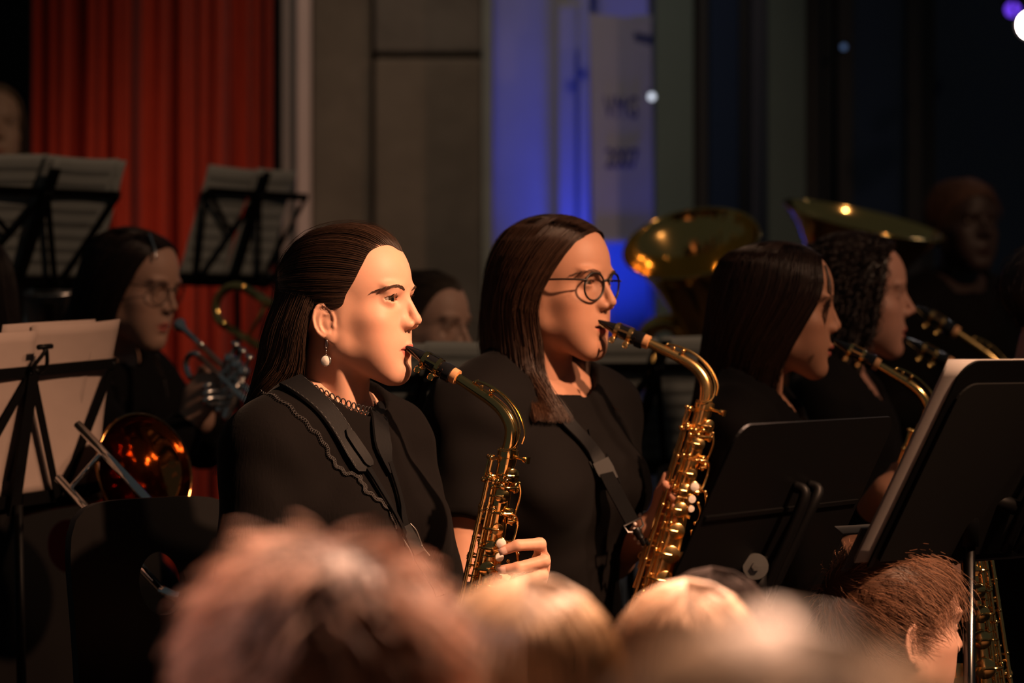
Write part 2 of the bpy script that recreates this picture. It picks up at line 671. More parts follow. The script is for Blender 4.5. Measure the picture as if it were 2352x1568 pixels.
SKIN = mat("skin", rough=0.54, spec=0.32, attr="col", sss=0.12, noise=(60, 0.05, 3), bump=(420, 0.05, 0.001))
EYE = mat("eyeball", rough=0.12, spec=0.35, attr="col")
BLACK_CLOTH = mat("black_cotton", (0.0030, 0.0021, 0.0021), rough=0.85, spec=0.14, sheen=0.02, noise=(35, 0.15, 4), bump=(900, 0.25, 0.001))
KNIT = mat("black_knit", (0.0030, 0.0021, 0.0021), rough=0.9, spec=0.12, sheen=0.02, noise=(60, 0.2, 4), bump=(260, 0.35, 0.0015, (1, 1, 0.15)))
DARK_CLOTH = mat("dark_cloth", (0.005, 0.005, 0.0055), rough=0.9, spec=0.2)
LASH = mat("eyelash", (0.010, 0.006, 0.005), rough=0.9, spec=0.05)


def hair_mat(name, rough=0.38, spec=0.5):
    return mat(name, rough=rough, spec=spec, attr="col")


def head_sdf(P, q):
    """adult head, cm: x forward, y left, z up; z = 0 eye level, x = 0 above the ear canal"""
    g = lambda k, d: q.get(k, d)
    Q = P.copy()
    Q[:, 1] = np.abs(Q[:, 1])
    w = g("width", 1.0)
    Q[:, 1] /= w
    d = ell(Q, (-1.0, 0, 2.3), (9.2, 7.2, 8.0))
    d = smin(d, ell(Q, (2.9, 0, 2.6), (6.35, 6.1, 7.0)), 2.0)
    d = smin(d, ell(Q, (3.4, 0, -3.6), (5.5, 5.9, 6.8)), 1.6)
    d = smin(d, ell(Q, (2.4, 0, -6.0), (5.0, 5.5, 5.2)), 1.8)
    d = smin(d, cap(Q, (0.6, 5.3, -1.0), (1.4, 4.9, -6.5), 1.35, 1.3), 2.4)
    d = smin(d, cap(Q, (0.9, 4.5, -7.0), (6.9, 1.6, -10.8), 1.3, 1.35), 2.2)
    d = smin(d, ell(Q, (7.35, 0, -10.5), (1.9, 2.1, 1.8)), 2.2)
    d = smin(d, ell(Q, (5.9, 1.7, -8.9), (2.5, 2.3, 2.2)), 1.8)
    d = smin(d, ell(Q, (5.3, 4.2, -3.2), (2.3, 1.8, 1.6)), 2.2)
    d = smin(d, ell(Q, (5.4, 3.0, -6.4), (2.7, 2.5, 2.8)), 2.0)          # cheek
    d = smin(d, ell(Q, (7.4, 0, -6.6), (2.0, 2.7, 2.5)), 1.3)            # around the mouth
    # eyes
    d = ssub(d, ell(Q, (9.35, 3.35, -0.20), (1.75, 1.95, 0.95)), 1.0)
    d = smin(d, ell(Q, (7.85, 2.5, 1.75), (1.2, 2.5, 0.55)), 1.0)
    d = smin(d, ell(Q, (7.55, 2.9, 1.0), (1.0, 1.7, 0.6)), 0.8)
    # nose
    nz = g("nose", 1.0)
    n = cap(Q, (8.6, 0, 0.9), (8.6 + 1.75 * nz, 0, -2.5), 0.5, 0.66)
    n = smin(n, ell(Q, (8.65 + 1.85 * nz, 0, -3.1), (0.85, 0.82, 0.74)), 0.5)
    n = smin(n, ell(Q, (9.55, 0.92, -3.72), (0.95, 0.60, 0.64)), 0.4)
    n = smin(n, cap(Q, (8.2, 0.55, 0.0), (8.9, 1.0, -3.5), 0.55, 0.7), 0.9)
    d = smin(d, n, 0.7)
    d = ssub(d, ell(Q, (10.1, 0.46, -4.35), (0.55, 0.23, 0.42)), 0.18)
    # lips
    md = g("mouth", -7.3)
    lx = g("lipx", 0.0)
    d = smin(d, cap(Q, (9.25 + lx, 0.35, md + 0.62), (7.9 + lx, 2.25, md + 0.12), 0.60, 0.22), 0.45)
    d = smin(d, cap(Q, (8.9 + lx, 0.0, md - 0.70), (7.75 + lx, 2.1, md - 0.18), 0.60, 0.22), 0.45)
    op = g("gape", 0.10)
    d = ssub(d, ell(Q, (10.0 + lx, 0, md), (2.3, 2.5, op)), 0.12)
    d = ssub(d, ell(Q, (9.85 + lx, 0, md - 1.75), (0.9, 1.5, 0.35)), 0.8)
    # eyelids
    ec = (7.2, 3.2, -0.10)
    e = sph(Q, ec, 1.33)
    up, lo_ = g("lid", (0.52, 0.40))
    t = (Q[:, 1] - 3.2) / 1.5
    zz = Q[:, 2] + 0.10
    arch = np.maximum(0, 1 - t * t) - 0.06
    tilt = 0.10 * t
    sl = np.maximum(zz - up * arch - tilt, -lo_ * arch - zz + tilt)
    sl = np.maximum(sl, 7.4 - Q[:, 0])
    sl = np.maximum(sl, -sph(Q, ec, 1.10))
    d = smin(d, e, 0.55)
    d = smax(d, -sl, 0.06)
    # ear
    if g("ear", True):
        ez = g("earz", -3.1)
        c = np.array([-0.6, 7.0, ez], np.float32)
        E = Q - c
        ca, sa = math.cos(math.radians(24)), math.sin(math.radians(24))
        bk = -E[:, 0] * ca + E[:, 1] * sa          # back along the ear
        ou = E[:, 0] * sa + E[:, 1] * ca           # out of the ear
        rk = math.radians(12)
        eu = E[:, 2] * math.cos(rk) + bk * math.sin(rk)
        eb = bk * math.cos(rk) - E[:, 2] * math.sin(rk)
        sz = g("ears", 1.0)
        A = np.stack([eb, ou, eu], 1).astype(np.float32) / sz
        plate = ell(A, (0.35, 0.15, 0.3), (1.75, 0.42, 2.75))
        plate = smin(plate, ell(A, (-0.35, 0.15, -2.35), (0.85, 0.38, 0.95)), 0.5)
        plate = ssub(plate, ell(A, (0.1, 0.75, -0.3), (1.25, 0.75, 1.9)), 0.25)
        rho = np.sqrt((A[:, 0] - 0.35) ** 2 / 1.65 ** 2 + (A[:, 2] - 0.45) ** 2 / 2.55 ** 2)
        ring = np.sqrt(((rho - 1) * 1.9) ** 2 + (A[:, 1] - 0.42) ** 2) - 0.27
        ring = np.maximum(ring, -(A[:, 2] + 1.4 + 0.9 * A[:, 0]))
        rho2 = np.sqrt((A[:, 0] - 0.15) ** 2 / 0.98 ** 2 + (A[:, 2] - 0.0) ** 2 / 1.7 ** 2)
        ring2 = np.sqrt(((rho2 - 1) * 1.2) ** 2 + (A[:, 1] - 0.36) ** 2) - 0.24
        ring2 = np.maximum(ring2, -(A[:, 0] + 0.15))
        ear = smin(plate, ring, 0.2)
        ear = smin(ear, ring2, 0.25)
        ear = smin(ear, ell(A, (-1.05, 0.30, -0.55), (0.35, 0.4, 0.6)), 0.3)
        ear = smin(ear, ell(A, (-0.2, -0.3, -0.4), (1.0, 0.7, 1.9)), 0.3)
        d = smin(d, ear * sz, 0.3)
    # neck
    nb = np.asarray(g("neck", (-4.0, 0, -19.0)), float)
    nt = np.array([-1.6, 0, -6.0])
    nr = g("neckr", 4.9)
    N_ = cap(P, nt, nb, nr, nr + 0.3)
    sd = nrm([0.0, 1.0, 0.0])
    for s in (-1, 1):
        N_ = smin(N_, cap(P, (0.2, s * 5.2, -5.5), nb + np.array([3.4, s * 1.8, -0.5]), 1.3, 1.2), 1.6)
    d = smin(d, N_, 1.3)
    sh = g("shoulders", None)
    if sh is not None:
        for s in sh:
            d = smin(d, cap(P, nb + np.array([-1.0, 0, 0.0]), s, 4.2, 4.6), 4.0)
    return d


def on_head(P, q, off, C=(0.0, 0, 0.0), it=10):
    """move points along their rays from C to the head's surface + off (cm)"""
    q2 = dict(q)
    q2.update(ear=False, shoulders=None)
    P = np.asarray(P, float)
    C = np.asarray(C, float)
    D = P - C
    r = np.linalg.norm(D, axis=1)
    D = D / r[:, None]
    off = np.broadcast_to(np.asarray(off, float), r.shape)
    for _ in range(it):
        r = r + (off - head_sdf((C + D * r[:, None]).astype(np.float32), q2)) * 0.9
    return C + D * r[:, None]


def skin_colors(p, base, q, lips=(0.42, 0.11, 0.09)):
    """colour of the skin itself by place on the head (cm)"""
    n = len(p)
    c = np.tile(np.asarray(base, float), (n, 1))
    y = np.abs(p[:, 1])
    md = q.get("mouth", -7.3)
    up = md + 1.05 - 0.32 * np.clip(y / 2.1, 0, 1) ** 2 * 3 - 0.12 * np.exp(-(y / .35) ** 2)
    lo_ = md - 1.15 + 1.0 * np.clip(y / 2.0, 0, 1) ** 2
    m = np.clip((up - p[:, 2]) / 0.12, 0, 1) * np.clip((p[:, 2] - lo_) / 0.12, 0, 1) * np.clip((2.5 - y) / 0.2, 0, 1) * (p[:, 0] > 7.4)
    c = c * (1 - m[:, None]) + np.asarray(lips) * m[:, None]
    bl = np.exp(-(((p[:, 0] - 5.5) / 2.6) ** 2 + ((y - 4.6) / 2.4) ** 2 + ((p[:, 2] + 4.6) / 2.2) ** 2)) * 0.35
    c = c * (1 - bl[:, None]) + c * np.array([1.03, 0.80, 0.74]) * bl[:, None]
    nt = np.exp(-(((p[:, 0] - 10.6) / 1.2) ** 2 + (y / 1.0) ** 2 + ((p[:, 2] + 3.3) / 0.9) ** 2)) * 0.25
    c = c * (1 - nt[:, None]) + c * np.array([1.03, 0.84, 0.80]) * nt[:, None]
    for (mx, my, mz, r) in q.get("moles", []):
        k = np.exp(-((p[:, 1] - my) ** 2 + (p[:, 2] - mz) ** 2 + (p[:, 0] - mx) ** 2) / r ** 2)
        c = c * (1 - 0.75 * k[:, None])
    return c


def ball_mesh(c, r, n=22, axis=(1, 0, 0)):
    b = MB()
    prof = [(-r * math.cos(math.pi * i / n), max(1e-6, r * math.sin(math.pi * i / n))) for i in range(n + 1)]
    b.lathe(prof, c, axis, n + 6)
    return np.array(b.v), b.f


class Person:
    def __init__(self, label, eye, phi, pitch=0.0, roll=0.0, scale=1.0, floor=FLOOR, group=None, hip=None):
        """eye = point midway between the ear canals' verticals at eye level; phi = heading, 0 faces the camera, 90 faces right"""
        self.O = np.asarray(eye, float)
        a = math.radians(phi)
        f = np.array([math.sin(a), -math.cos(a), 0])
        l = np.array([math.cos(a), math.sin(a), 0])
        B = np.stack([f, l, np.array([0, 0, 1.0])], 1)
        p, r = math.radians(pitch), math.radians(roll)
        Rp = np.array([[math.cos(p), 0, math.sin(p)], [0, 1, 0], [-math.sin(p), 0, math.cos(p)]])
        Rr = np.array([[1, 0, 0], [0, math.cos(r), -math.sin(r)], [0, math.sin(r), math.cos(r)]])
        self.R = B @ Rp @ Rr
        self.s = 0.01 * scale
        self.floor = floor
        hx = self.O if hip is None else hip
        self.root = root("person", (float(hx[0]), float(hx[1]), floor), label, "person", group)
        self.base = np.array([float(hx[0]), float(hx[1]), floor])
        self.skin = []

    def w(self, p):
        return self.O + self.s * (np.asarray(p, float) @ self.R.T)

    def l(self, W):
        return ((np.asarray(W, float) - self.O) @ self.R) / self.s

    def obj(self, name, V, F, m, parent=None, smooth=True, colors=None, world=False):
        W = np.asarray(V, float) if world else self.w(V)
        return mesh(name, W - self.base, F, m, parent or self.root, smooth, colors)

    def mb(self, b, name, m, parent=None, smooth=True, world=True):
        b.v = [tuple(p) for p in ((np.array(b.v) if world else self.w(np.array(b.v))) - self.base)]
        return b.build(name, m, parent or self.root, smooth)

    def head(self, q, h, color, lips=(0.42, 0.11, 0.09), zmin=-20.0, gaze=(1, 0, 0), iris=(0.05, 0.035, 0.02), eyes=True, lashes=True,
             brow=None, browcol=(0.03, 0.018, 0.012), frac=None):
        V, F = net(lambda P: head_sdf(P, q), (-11.5, -9.2, zmin), (12.8, 9.2, 11.6), h)
        self.skin.append((self.w(V), F, skin_colors(V, color, q, lips)))
        self.q = q
        if eyes:
            for s in (-1, 1):
                c = np.array([7.2, 3.2 * s * q.get("width", 1.0), -0.10])
                g = nrm(gaze)
                EV, EF = ball_mesh(c, 1.17, 18, g)
                dv = nrm_rows(EV - c)
                dot = dv @ g
                ang = np.degrees(np.arccos(np.clip(dot, -1, 1)))
                cl = np.tile(np.array([0.33, 0.27, 0.24]), (len(EV), 1))
                cl[ang < 36] = iris
                cl[ang < 15] = (0.004, 0.004, 0.004)
                self.obj("eye", EV, EF, EYE, colors=cl)
        if lashes:
            rng = np.random.default_rng(5)
            up = q.get("lid", (0.52, 0.4))[0]
            for s in (-1, 1):
                LV = []
                for k in range(46):
                    t = rng.uniform(-0.75, 0.85)
                    y = 3.2 + 1.4 * t
                    z = -0.10 + up * (1 - t * t) + 0.1 * t
                    rr = 1.33 ** 2 - (1.4 * t * 0.85) ** 2 - (z + .1) ** 2
                    x = 7.2 + math.sqrt(max(0.2, rr))
                    L = rng.uniform(0.25, 0.5)
                    a = np.array([x - 0.03, y, z])
                    d = nrm([0.75, 0.55 * t + 0.1, 0.25])
                    LV.append([a * [1, s, 1], (a + d * L * .5 + [0, 0, -.03]) * [1, s, 1], (a + d * L + [0, 0, .12]) * [1, s, 1]])
                S = np.array(LV)
                V, F = strand_mesh(S, np.tile(np.array([0.028, 0.02, 0.006]), (len(S), 1)))
                self.obj("eyelashes", V, F, LASH)
        if brow is not None:
            # brow: (lift, thickness, count)
            rng = np.random.default_rng(9)
            for s in (-1, 1):
                LV = []
                for k in range(brow[2]):
                    t = rng.uniform(0, 1)
                    y = 1.3 + 3.7 * t
                    zc = 1.05 + brow[0] + 0.80 * (1 - ((t - 0.5) / 0.62) ** 2) - 0.30 * t
                    th = brow[1] * min(1.0, .45 + 2.5 * t) * (1.0 if t < .45 else (1.10 - t) / .65)
                    z = zc + rng.uniform(-1, 1) * th
                    d = nrm([-.45 * t - .05, 0.85, 0.45 - 0.95 * t])
                    LV.append((y, z, d, rng.uniform(.3, .6)))
                Y = on_head(np.array([[9.3 - 0.16 * a * a, a, b] for a, b, _, _ in LV]), q, 0.02)
                S = []
                for p, (a, b, d, L) in zip(Y, LV):
                    p0 = p + np.array([0.02, 0, 0])
                    S.append([p0 * [1, s, 1], (p0 + d * L * .5 + [.05, 0, 0]) * [1, s, 1], (p0 + d * L + [-.02, 0, 0]) * [1, s, 1]])
                S = np.array(S)
                V, F = strand_mesh(S, np.tile(np.array([0.022, 0.020, 0.006]), (len(S), 1)))
                self.obj("eyebrow", V, F, hair_mat("brow_hair", 0.6, 0.3), colors=np.tile(np.array(browcol), (len(V), 1)))

    def finish(self):
        V, F, C = join(self.skin)
        return self.obj("body", V, F, SKIN, colors=C, world=True)

    def hair(self, sheets, color, m, name="hair", base=True, var=0.35, tip=None, seed=1, parent=None):
        """sheets: list of dicts with G and strand settings; color = root colour"""
        parts = []
        rng = np.random.default_rng(seed)
        for i, sh in enumerate(sheets):
            G = np.asarray(sh["G"], float)
            c = sh.get("center")
            if base and sh.get("base", True):
                V, F = sheet_base(G, sh.get("nu", 40), sh.get("nv", 30), sh.get("inner", 0.5), c, sh.get("tmax", .90))
                parts.append((V, F, np.asarray(color) * 0.8))
            S, R = hair_strands(G, sh["N"], sh.get("M", 16), sh.get("rad", 0.05), sh.get("thick", 0.4), seed * 31 + i,
                                sh.get("spread", 0.0), sh.get("wave", 0.0), sh.get("clump", 0), sh.get("trim", 0.0), c)
            V, F = strand_mesh(S, R)
            k = rng.uniform(1 - var, 1 + var, sh["N"])[:, None, None] * np.ones((1, S.shape[1], 3))
            cc = np.asarray(color) * k
            if tip is not None:
                t = np.linspace(0, 1, S.shape[1])[None, :, None] ** 2
                cc = cc * (1 - t) + np.asarray(tip) * k * t
            parts.append((V, F, cc.repeat(3, 1).reshape(-1, 3)))
        V, F, C = join(parts)
        return self.obj(name, V, F, m, colors=C, parent=parent)


def nrm_rows(a):
    return a / np.maximum(1e-9, np.linalg.norm(a, axis=1, keepdims=True))


def sk(az, el, off=0.6, C=(-0.6, 0, 2.6), R=(9.3, 7.2, 8.3)):
    """point over the skull: az 0 front, 90 right ear, 180 back, -90 left ear (degrees)"""
    a, e = math.radians(az), math.radians(el)
    d = np.array([math.cos(e) * math.cos(a), -math.cos(e) * math.sin(a), math.sin(e)])
    return np.array(C) + (np.array(R) + off) * d


# ------------------------------------------------------------------ seated bodies
def frame(phi, lean=0.0):
    a = math.radians(phi)
    f = np.array([math.sin(a), -math.cos(a), 0])
    l = np.array([math.cos(a), math.sin(a), 0])
    z = np.array([0, 0, 1.0])
    p = math.radians(lean)
    up = nrm(z * math.cos(p) + f * math.sin(p))
    f2 = nrm(f * math.cos(p) - z * math.sin(p))
    return np.stack([f2, l, up], 1)


def torso_sdf(P, H, B, k=1.0, bust=0.0, wide=1.0):
    Q = ((P - H.astype(np.float32)) @ B.astype(np.float32)) / k
    Q = Q.astype(np.float32)
    Q[:, 1] = np.abs(Q[:, 1]) / wide
    d = ell(Q, (0.0, 0, 0.04), (.135, .18, .13))
    d = smin(d, ell(Q, (0.01, 0, 0.20), (.112, .140, .17)), .06)
    d = smin(d, ell(Q, (0.0, 0, 0.37), (.118, .158, .17)), .06)
    d = smin(d, cap(Q, (-.015, 0, .485), (-.01, .150, .470), .062, .055), .05)
    d = smin(d, cap(Q, (-.03, 0, .56), (-.02, .10, .49), .045, .045), .06)
    if bust:
        d = smin(d, ell(Q, (.075, .075, .345), (.07 + bust, .075, .075)), .045)
    return d * k


def arm_sdf(P, S, E, W, r=(.046, .038, .026)):
    d = cap(P, S, E, r[0], r[1])
    return smin(d, cap(P, E, W, r[1], r[2]), .02)


def hand_sdf(P, W, fingers, palm=0.013):
    """fingers: list of joint lists from knuckle to tip"""
    d = None
    for fi in fingers:
        c = cap(P, W, fi[0], palm * 1.15, palm)
        d = c if d is None else smin(d, c, .012)
    for fi in fingers:
        n = len(fi) - 1
        rr = [.0105, .0092, .0082, .0070] if n == 3 else [.0115, .0098, .0082]
        g = None
        for i in range(n):
            c = cap(P, fi[i], fi[i + 1], rr[i], rr[i + 1])
            g = c if g is None else smin(g, c, .003)
        d = smin(d, g, .005)
    return d


def grip(W, d, up, side, curl=.03, s=1.0):
    """a hand closed on something: wrist W, direction of the fingers d, thumb side up, curling towards side"""
    d, up, side = nrm(d), nrm(up), nrm(side)
    out = []
    for i in range(4):
        k = W + d * .085 * s + up * (.026 - .018 * i) * s
        p1 = k + d * .030 * s + side * .012
        p2 = p1 + side * .024 * s - d * .004
        p3 = p2 + side * .012 * s - d * .020
        out.append([k, p1, p2, p3])
    t0 = W + d * .03 * s + up * .026 * s
    t1 = t0 + d * .03 * s + up * .012 * s + side * .016
    t2 = t1 + d * .022 * s + side * .014
    out.append([t0, t1, t2])
    return out


def bounds(pts, pad):
    pts = np.asarray(pts)
    return pts.min(0) - pad, pts.max(0) + pad


def seated(pn, H, B, k, SR, SL, ER, EL, WR, WL, phi, h=0.008, cloth=BLACK_CLOTH, sleeve=0.55, bust=0.0, wide=1.0, folds=0.002,
           hands=None, collar=None, skin=(0.55, 0.33, 0.25), name="shirt", armr=(.046, .038, .026), hh=0.008, legs=True, ease=0.008, extra=None):
    """clothes and limbs of a seated figure; collar = (point, normal) plane that cuts the neck opening"""
    a = math.radians(phi)
    f = np.array([math.sin(a), -math.cos(a), 0])
    l = np.array([math.cos(a), math.sin(a), 0])

    def shirt(P):
        d = torso_sdf(P, H, B, k, bust, wide)
        for S, E, W in ((SR, ER, WR), (SL, EL, WL)):
            if sleeve <= 1:
                e2 = S + (E - S) * sleeve
                c = cap(P, S, e2, armr[0] + .010, armr[1] + .016)
                ax = nrm(E - S)
                c = np.maximum(c, ((P - e2) @ ax.astype(np.float32)))
            else:
                c = arm_sdf(P, S, E, E + (W - E) * (sleeve - 1), (armr[0] + .010, armr[1] + .010, armr[2] + .012))
            d = smin(d, c, .045)
        w = np.sin(P[:, 2] * 95 + 3.0 * np.sin(P[:, 0] * 21) + 2.0 * np.sin(P[:, 1] * 17)) * 0.6 + np.sin(P[:, 0] * 60 + P[:, 2] * 42 + 2.4 * np.sin(P[:, 1] * 33))
        d = d - ease - folds * w
        if extra is not None:
            d = smin(d, extra(P), .03)
        if collar is not None:
            pl = (P - np.asarray(collar[0], np.float32)) @ np.asarray(collar[1], np.float32)
            cy = cap(P, collar[0] - collar[1] * .3, collar[0] + collar[1] * .3, 0, 0)
            d = smax(d, np.minimum(pl, (collar[2] if len(collar) > 2 else .075) - cy), .005)
        d = np.maximum(d, (H[2] - 0.05) - P[:, 2])
        return d
    pts = [H, SR, SL]
    for S, E, W in ((SR, ER, WR), (SL, EL, WL)):
        pts.append(S + (E - S) * min(sleeve, 1.0))
        if sleeve > 1:
            pts.append(E + (W - E) * (sleeve - 1))
    lo, hi = bounds(pts, .19)
    lo[2] = H[2] - .07
    hi[2] = max(SR[2], SL[2]) + .17
    V, F = net(shirt, lo, hi, h)
    sh = pn.obj(name, V, F, cloth, world=True)
    pn.shirt_bvh = BVHTree.FromPolygons(V.tolist(), F.tolist())
    if hands is None:
        hands = [None, None]
    hands = list(hands)
    for i, (E, W) in enumerate(((ER, WR), (EL, WL))):
        if hands[i] is None:
            hands[i] = grip(W, W - E, l * (1 if i == 0 else -1) + np.array([0, 0, .3]), np.array([0, 0, -1.0]) + f * .2)
    # arms
    for i, (S, E, W) in enumerate(((SR, ER, WR), (SL, EL, WL))):
        hd = hands[i] if hands else None

        def arm(P):
            d = arm_sdf(P, S, E, W, armr)
            if hd is not None:
                d = smin(d, hand_sdf(P, W, hd), .015)
            return d
        pp = [S, E, W] + ([p for fi in hd for p in fi] if hd is not None else [])
        lo, hi = bounds(pp, .06)
        V, F = net(arm, lo, hi, hh)
        C = np.tile(np.asarray(skin, float), (len(V), 1))
        if hd is not None:
            for fi in hd:
                tip, pre = np.asarray(fi[-1]), np.asarray(fi[-2])
                k_ = np.exp(-(((V - tip) ** 2).sum(1)) / .012 ** 2) * .35
                C = C * (1 - k_[:, None]) + np.array([.60, .28, .22]) * k_[:, None]
        pn.skin.append((V, F, C))
    # chest and belly under the clothes
    V, F = net(lambda P: torso_sdf(P, H, B, k, bust, wide) + 0.006, H - np.array([.3, .3, .16]), H + np.array([.3, .3, .60]), .022)
    pn.skin.append((V, F, np.asarray(skin, float)))
    if legs:
        hipR, hipL = H - l * .09 * k, H + l * .09 * k
        kn = 0.43 * k
        kz = pn.floor + 0.47 * k
        KR, KL = hipR + f * kn - l * .05, hipL + f * kn + l * .05
        KR[2] = KL[2] = kz
        AR, AL = KR + f * .02, KL + f * .02
        AR[2] = AL[2] = pn.floor + .09

        def tr(P):
            d = None
            for Hh, K, A in ((hipR, KR, AR), (hipL, KL, AL)):
                c = smin(cap(P, Hh, K, .085, .062), cap(P, K, A, .060, .052), .03)
                d = c if d is None else smin(d, c, .02)
            d = smin(d, ell(P, H + [0, 0, .02], (.17, .17, .11)), .05)
            return np.maximum(d, (pn.floor + .07) - P[:, 2])
        lo, hi = bounds([hipR, hipL, KR, KL, AR, AL], .14)
        lo[2] = pn.floor
        V, F = net(tr, lo, hi, .018)
        pn.obj("trousers", V, F, DARK_CLOTH, world=True)
        for A in (AR, AL):
            def shoe(P):
                Q = (P - A.astype(np.float32))
                X = np.stack([Q @ f.astype(np.float32), Q @ l.astype(np.float32), Q[:, 2]], 1)
                d = smin(ell(X, (.075, 0, -.045), (.135, .045, .045)), cap(X, (0, 0, .02), (-.01, 0, -.04), .045, .045), .03)
                return np.maximum(d, (pn.floor + .002) - P[:, 2])
            lo, hi = bounds([A], .24)
            lo[2] = pn.floor - .02
            hi[2] = pn.floor + .16
            V, F = net(shoe, lo, hi, .015)
            pn.obj("shoe", V, F, mat("black_leather", (.012, .011, .011), rough=.4), world=True)
    return sh


def chair_seat_height():
    return FLOOR + 0.45


# ------------------------------------------------------------------ saxophones
GOLD = mat("gold_lacquer", (0.86, 0.58, 0.22), rough=0.15, metal=1.0, noise=(9, 0.06, 2))
GOLD_WARM = mat("gold_lacquer_satin", (0.95, 0.62, 0.24), rough=0.27, metal=1.0, noise=(9, 0.06, 2))
EBONITE = mat("ebonite", (0.008, 0.008, 0.009), rough=0.12, spec=0.6)
CORK = mat("cork", (0.52, 0.27, 0.12), rough=0.75, noise=(180, 0.35, 3))
PEARL = mat("pearl_key", (0.80, 0.72, 0.64), rough=0.25, spec=0.6, noise=(60, 0.06, 2))
BLACK_PAINT = mat("black_enamel", (0.010, 0.010, 0.011), rough=0.45)

# side view of the alto in cm: (forward, up) from the mouthpiece tip
NECK = [(7.2, -3.75), (9.2, -4.95), (11.0, -6.05), (13.0, -7.3), (14.6, -8.6), (15.7, -10.1), (16.2, -11.6), (16.1, -13.2), (15.85, -14.4)]
COLLAR = np.array([15.75, 0, -14.6])
LEN = 47.0


def saxophone(tip, phi, tilt=0.0, scale=1.0, label="", metal=None, side=1, gname="saxophones", side_lean=0.0, detail=True, lean=0.196):
    """alto saxophone; phi = heading of the neck plane as for people, tilt turns it in that plane (positive lifts the bell), side=+1: keys to the player's right"""
    gold = metal or GOLD
    AX = nrm([-lean, 0, -1.0])
    a = math.radians(phi)
    f = np.array([math.sin(a), -math.cos(a), 0])
    r = np.array([-math.cos(a), -math.sin(a), 0]) * side          # towards the camera for a player who faces right
    z = np.array([0, 0, 1.0])
    t = math.radians(tilt)
    f2 = f * math.cos(t) + z * math.sin(t)
    z2 = z * math.cos(t) - f * math.sin(t)
    sl = math.radians(side_lean)
    r2 = r * math.cos(sl) + z2 * math.sin(sl)
    z3 = z2 * math.cos(sl) - r * math.sin(sl)
    M = np.stack([f2, r2, z3], 1) * 0.01 * scale
    tip = np.asarray(tip, float)
    base = tip + M @ (COLLAR + AX * LEN)
    rt = root("saxophone", tuple(base), label, "saxophone", gname)
    L = lambda p: (np.asarray(p, float) @ M.T) + tip - base
    sc = 0.01 * scale

    class K(MB):
        def fin(self, name, m, parent=None, smooth=True, angle=38):
            self.v = [tuple(p) for p in L(np.array(self.v))]
            return self.build(name, m, parent or rt, smooth, angle)

    P3 = lambda q: np.array([[x, 0, y] for x, y in q])
    # mouthpiece: beak, barrel, reed, ligature
    d = nrm(np.array([7.2, 0, -3.75]))
    up = np.array([-d[2], 0, d[0]])
    b = K()
    prof = [(0, .22, .75), (.8, .38, .80), (2.0, .68, .92), (3.2, .98, 1.05), (4.2, 1.10, 1.12), (6.6, 1.16, 1.16), (6.8, 1.34, 1.34), (7.9, 1.34, 1.34), (8.0, 1.15, 1.15)]
    V, F = [], []
    n = 20
    for (s, ru, rs) in prof:
        for k in range(n):
            an = 2 * math.pi * k / n
            V.append(d * s + up * (ru * math.sin(an) + (ru - 1.16) * -0.42) * 1 + np.array([0, 1, 0]) * rs * math.cos(an))
    for i in range(len(prof) - 1):
        for k in range(n):
            F.append([i * n + k, i * n + (k + 1) % n, (i + 1) * n + (k + 1) % n, (i + 1) * n + k])
    F.append(list(range(n))[::-1])
    F.append([(len(prof) - 1) * n + k for k in range(n)])
    b.add(V, F)
    mp = b.fin("mouthpiece", EBONITE)
    b = K()
    b.bar(d * .3 - up * .42 * .2, d * 6.3 - up * 1.18, 1.3, .12, up)
    b.fin("reed", mat("reed_cane", (.55, .42, .22), rough=.6), mp)
    lg = K()
    for s0 in (3.05, 5.35):
        prof2 = [(s0, 1.10), (s0, 1.24), (s0 + .62, 1.27), (s0 + .62, 1.12)]
        lg.lathe([(x - s0, y + .02 * (s0 - 3)) for x, y in prof2], d * s0, d, 22)
    lg.bar(d * 3.3 + up * 1.27, d * 5.7 + up * 1.27, .55, .10, up)
    lg.bar(d * 3.3 + up * .3 + np.array([0, 1.22, 0]), d * 5.7 + up * .3 + np.array([0, 1.22, 0]), .3, .10, np.array([0, 1, 0]))
    for s0 in (3.4, 5.7):
        lg.tube([d * s0 - up * 1.5 + np.array([0, -.9, 0]), d * s0 - up * 1.5 + np.array([0, 1.4, 0])], .13, 8)
        lg.disc(d * s0 - up * 1.5 + np.array([0, 1.5, 0]), (0, 1, 0), .48, .16, 14)
        lg.ball(d * s0 - up * 1.32 + np.array([0, .2, 0]), .26)
        lg.tube(np.array([d * s0 - up * (1.75 + .3 * math.sin(q)) + np.array([0, 1.5, 0]) + d * (.42 * math.cos(q)) for q in np.linspace(0, 6.28, 12)]), .09, 6)
    lg.fin("ligature", gold, mp)
    b = K()
    b.lathe([(7.9, .98), (7.9, 1.12), (8.9, 1.12), (8.9, .9)], np.zeros(3), d, 18)
    b.fin("cork", CORK)
    # neck tube with octave key
    nk = spline(P3(NECK), 40)
    nk[0] = d * 8.2
    b = K()
    b.tube(nk, np.linspace(.72, 1.12, 40), 18)
    neck = b.fin("neck", gold)
    b = K()
    oc = spline([(10.8, .25, -4.55), (12.0, .5, -4.9), (13.6, .65, -5.7), (15.2, .7, -6.9), (16.6, .75, -8.6), (17.55, .75, -10.6), (17.75, .8, -12.4), (17.2, 1.3, -14.0), (15.9, 1.75, -14.5), (14.6, 1.3, -14.3)], 40)
    b.tube(oc, .16, 8)
    oc2 = spline([(10.6, -.3, -4.6), (12.0, -.45, -4.95), (13.6, -.6, -5.75), (15.2, -.7, -6.9), (16.8, -.75, -8.7), (17.7, -.7, -10.6), (18.0, -.6, -12.2), (17.6, -.5, -13.6)], 30)
    b.tube(oc2, .15, 8)
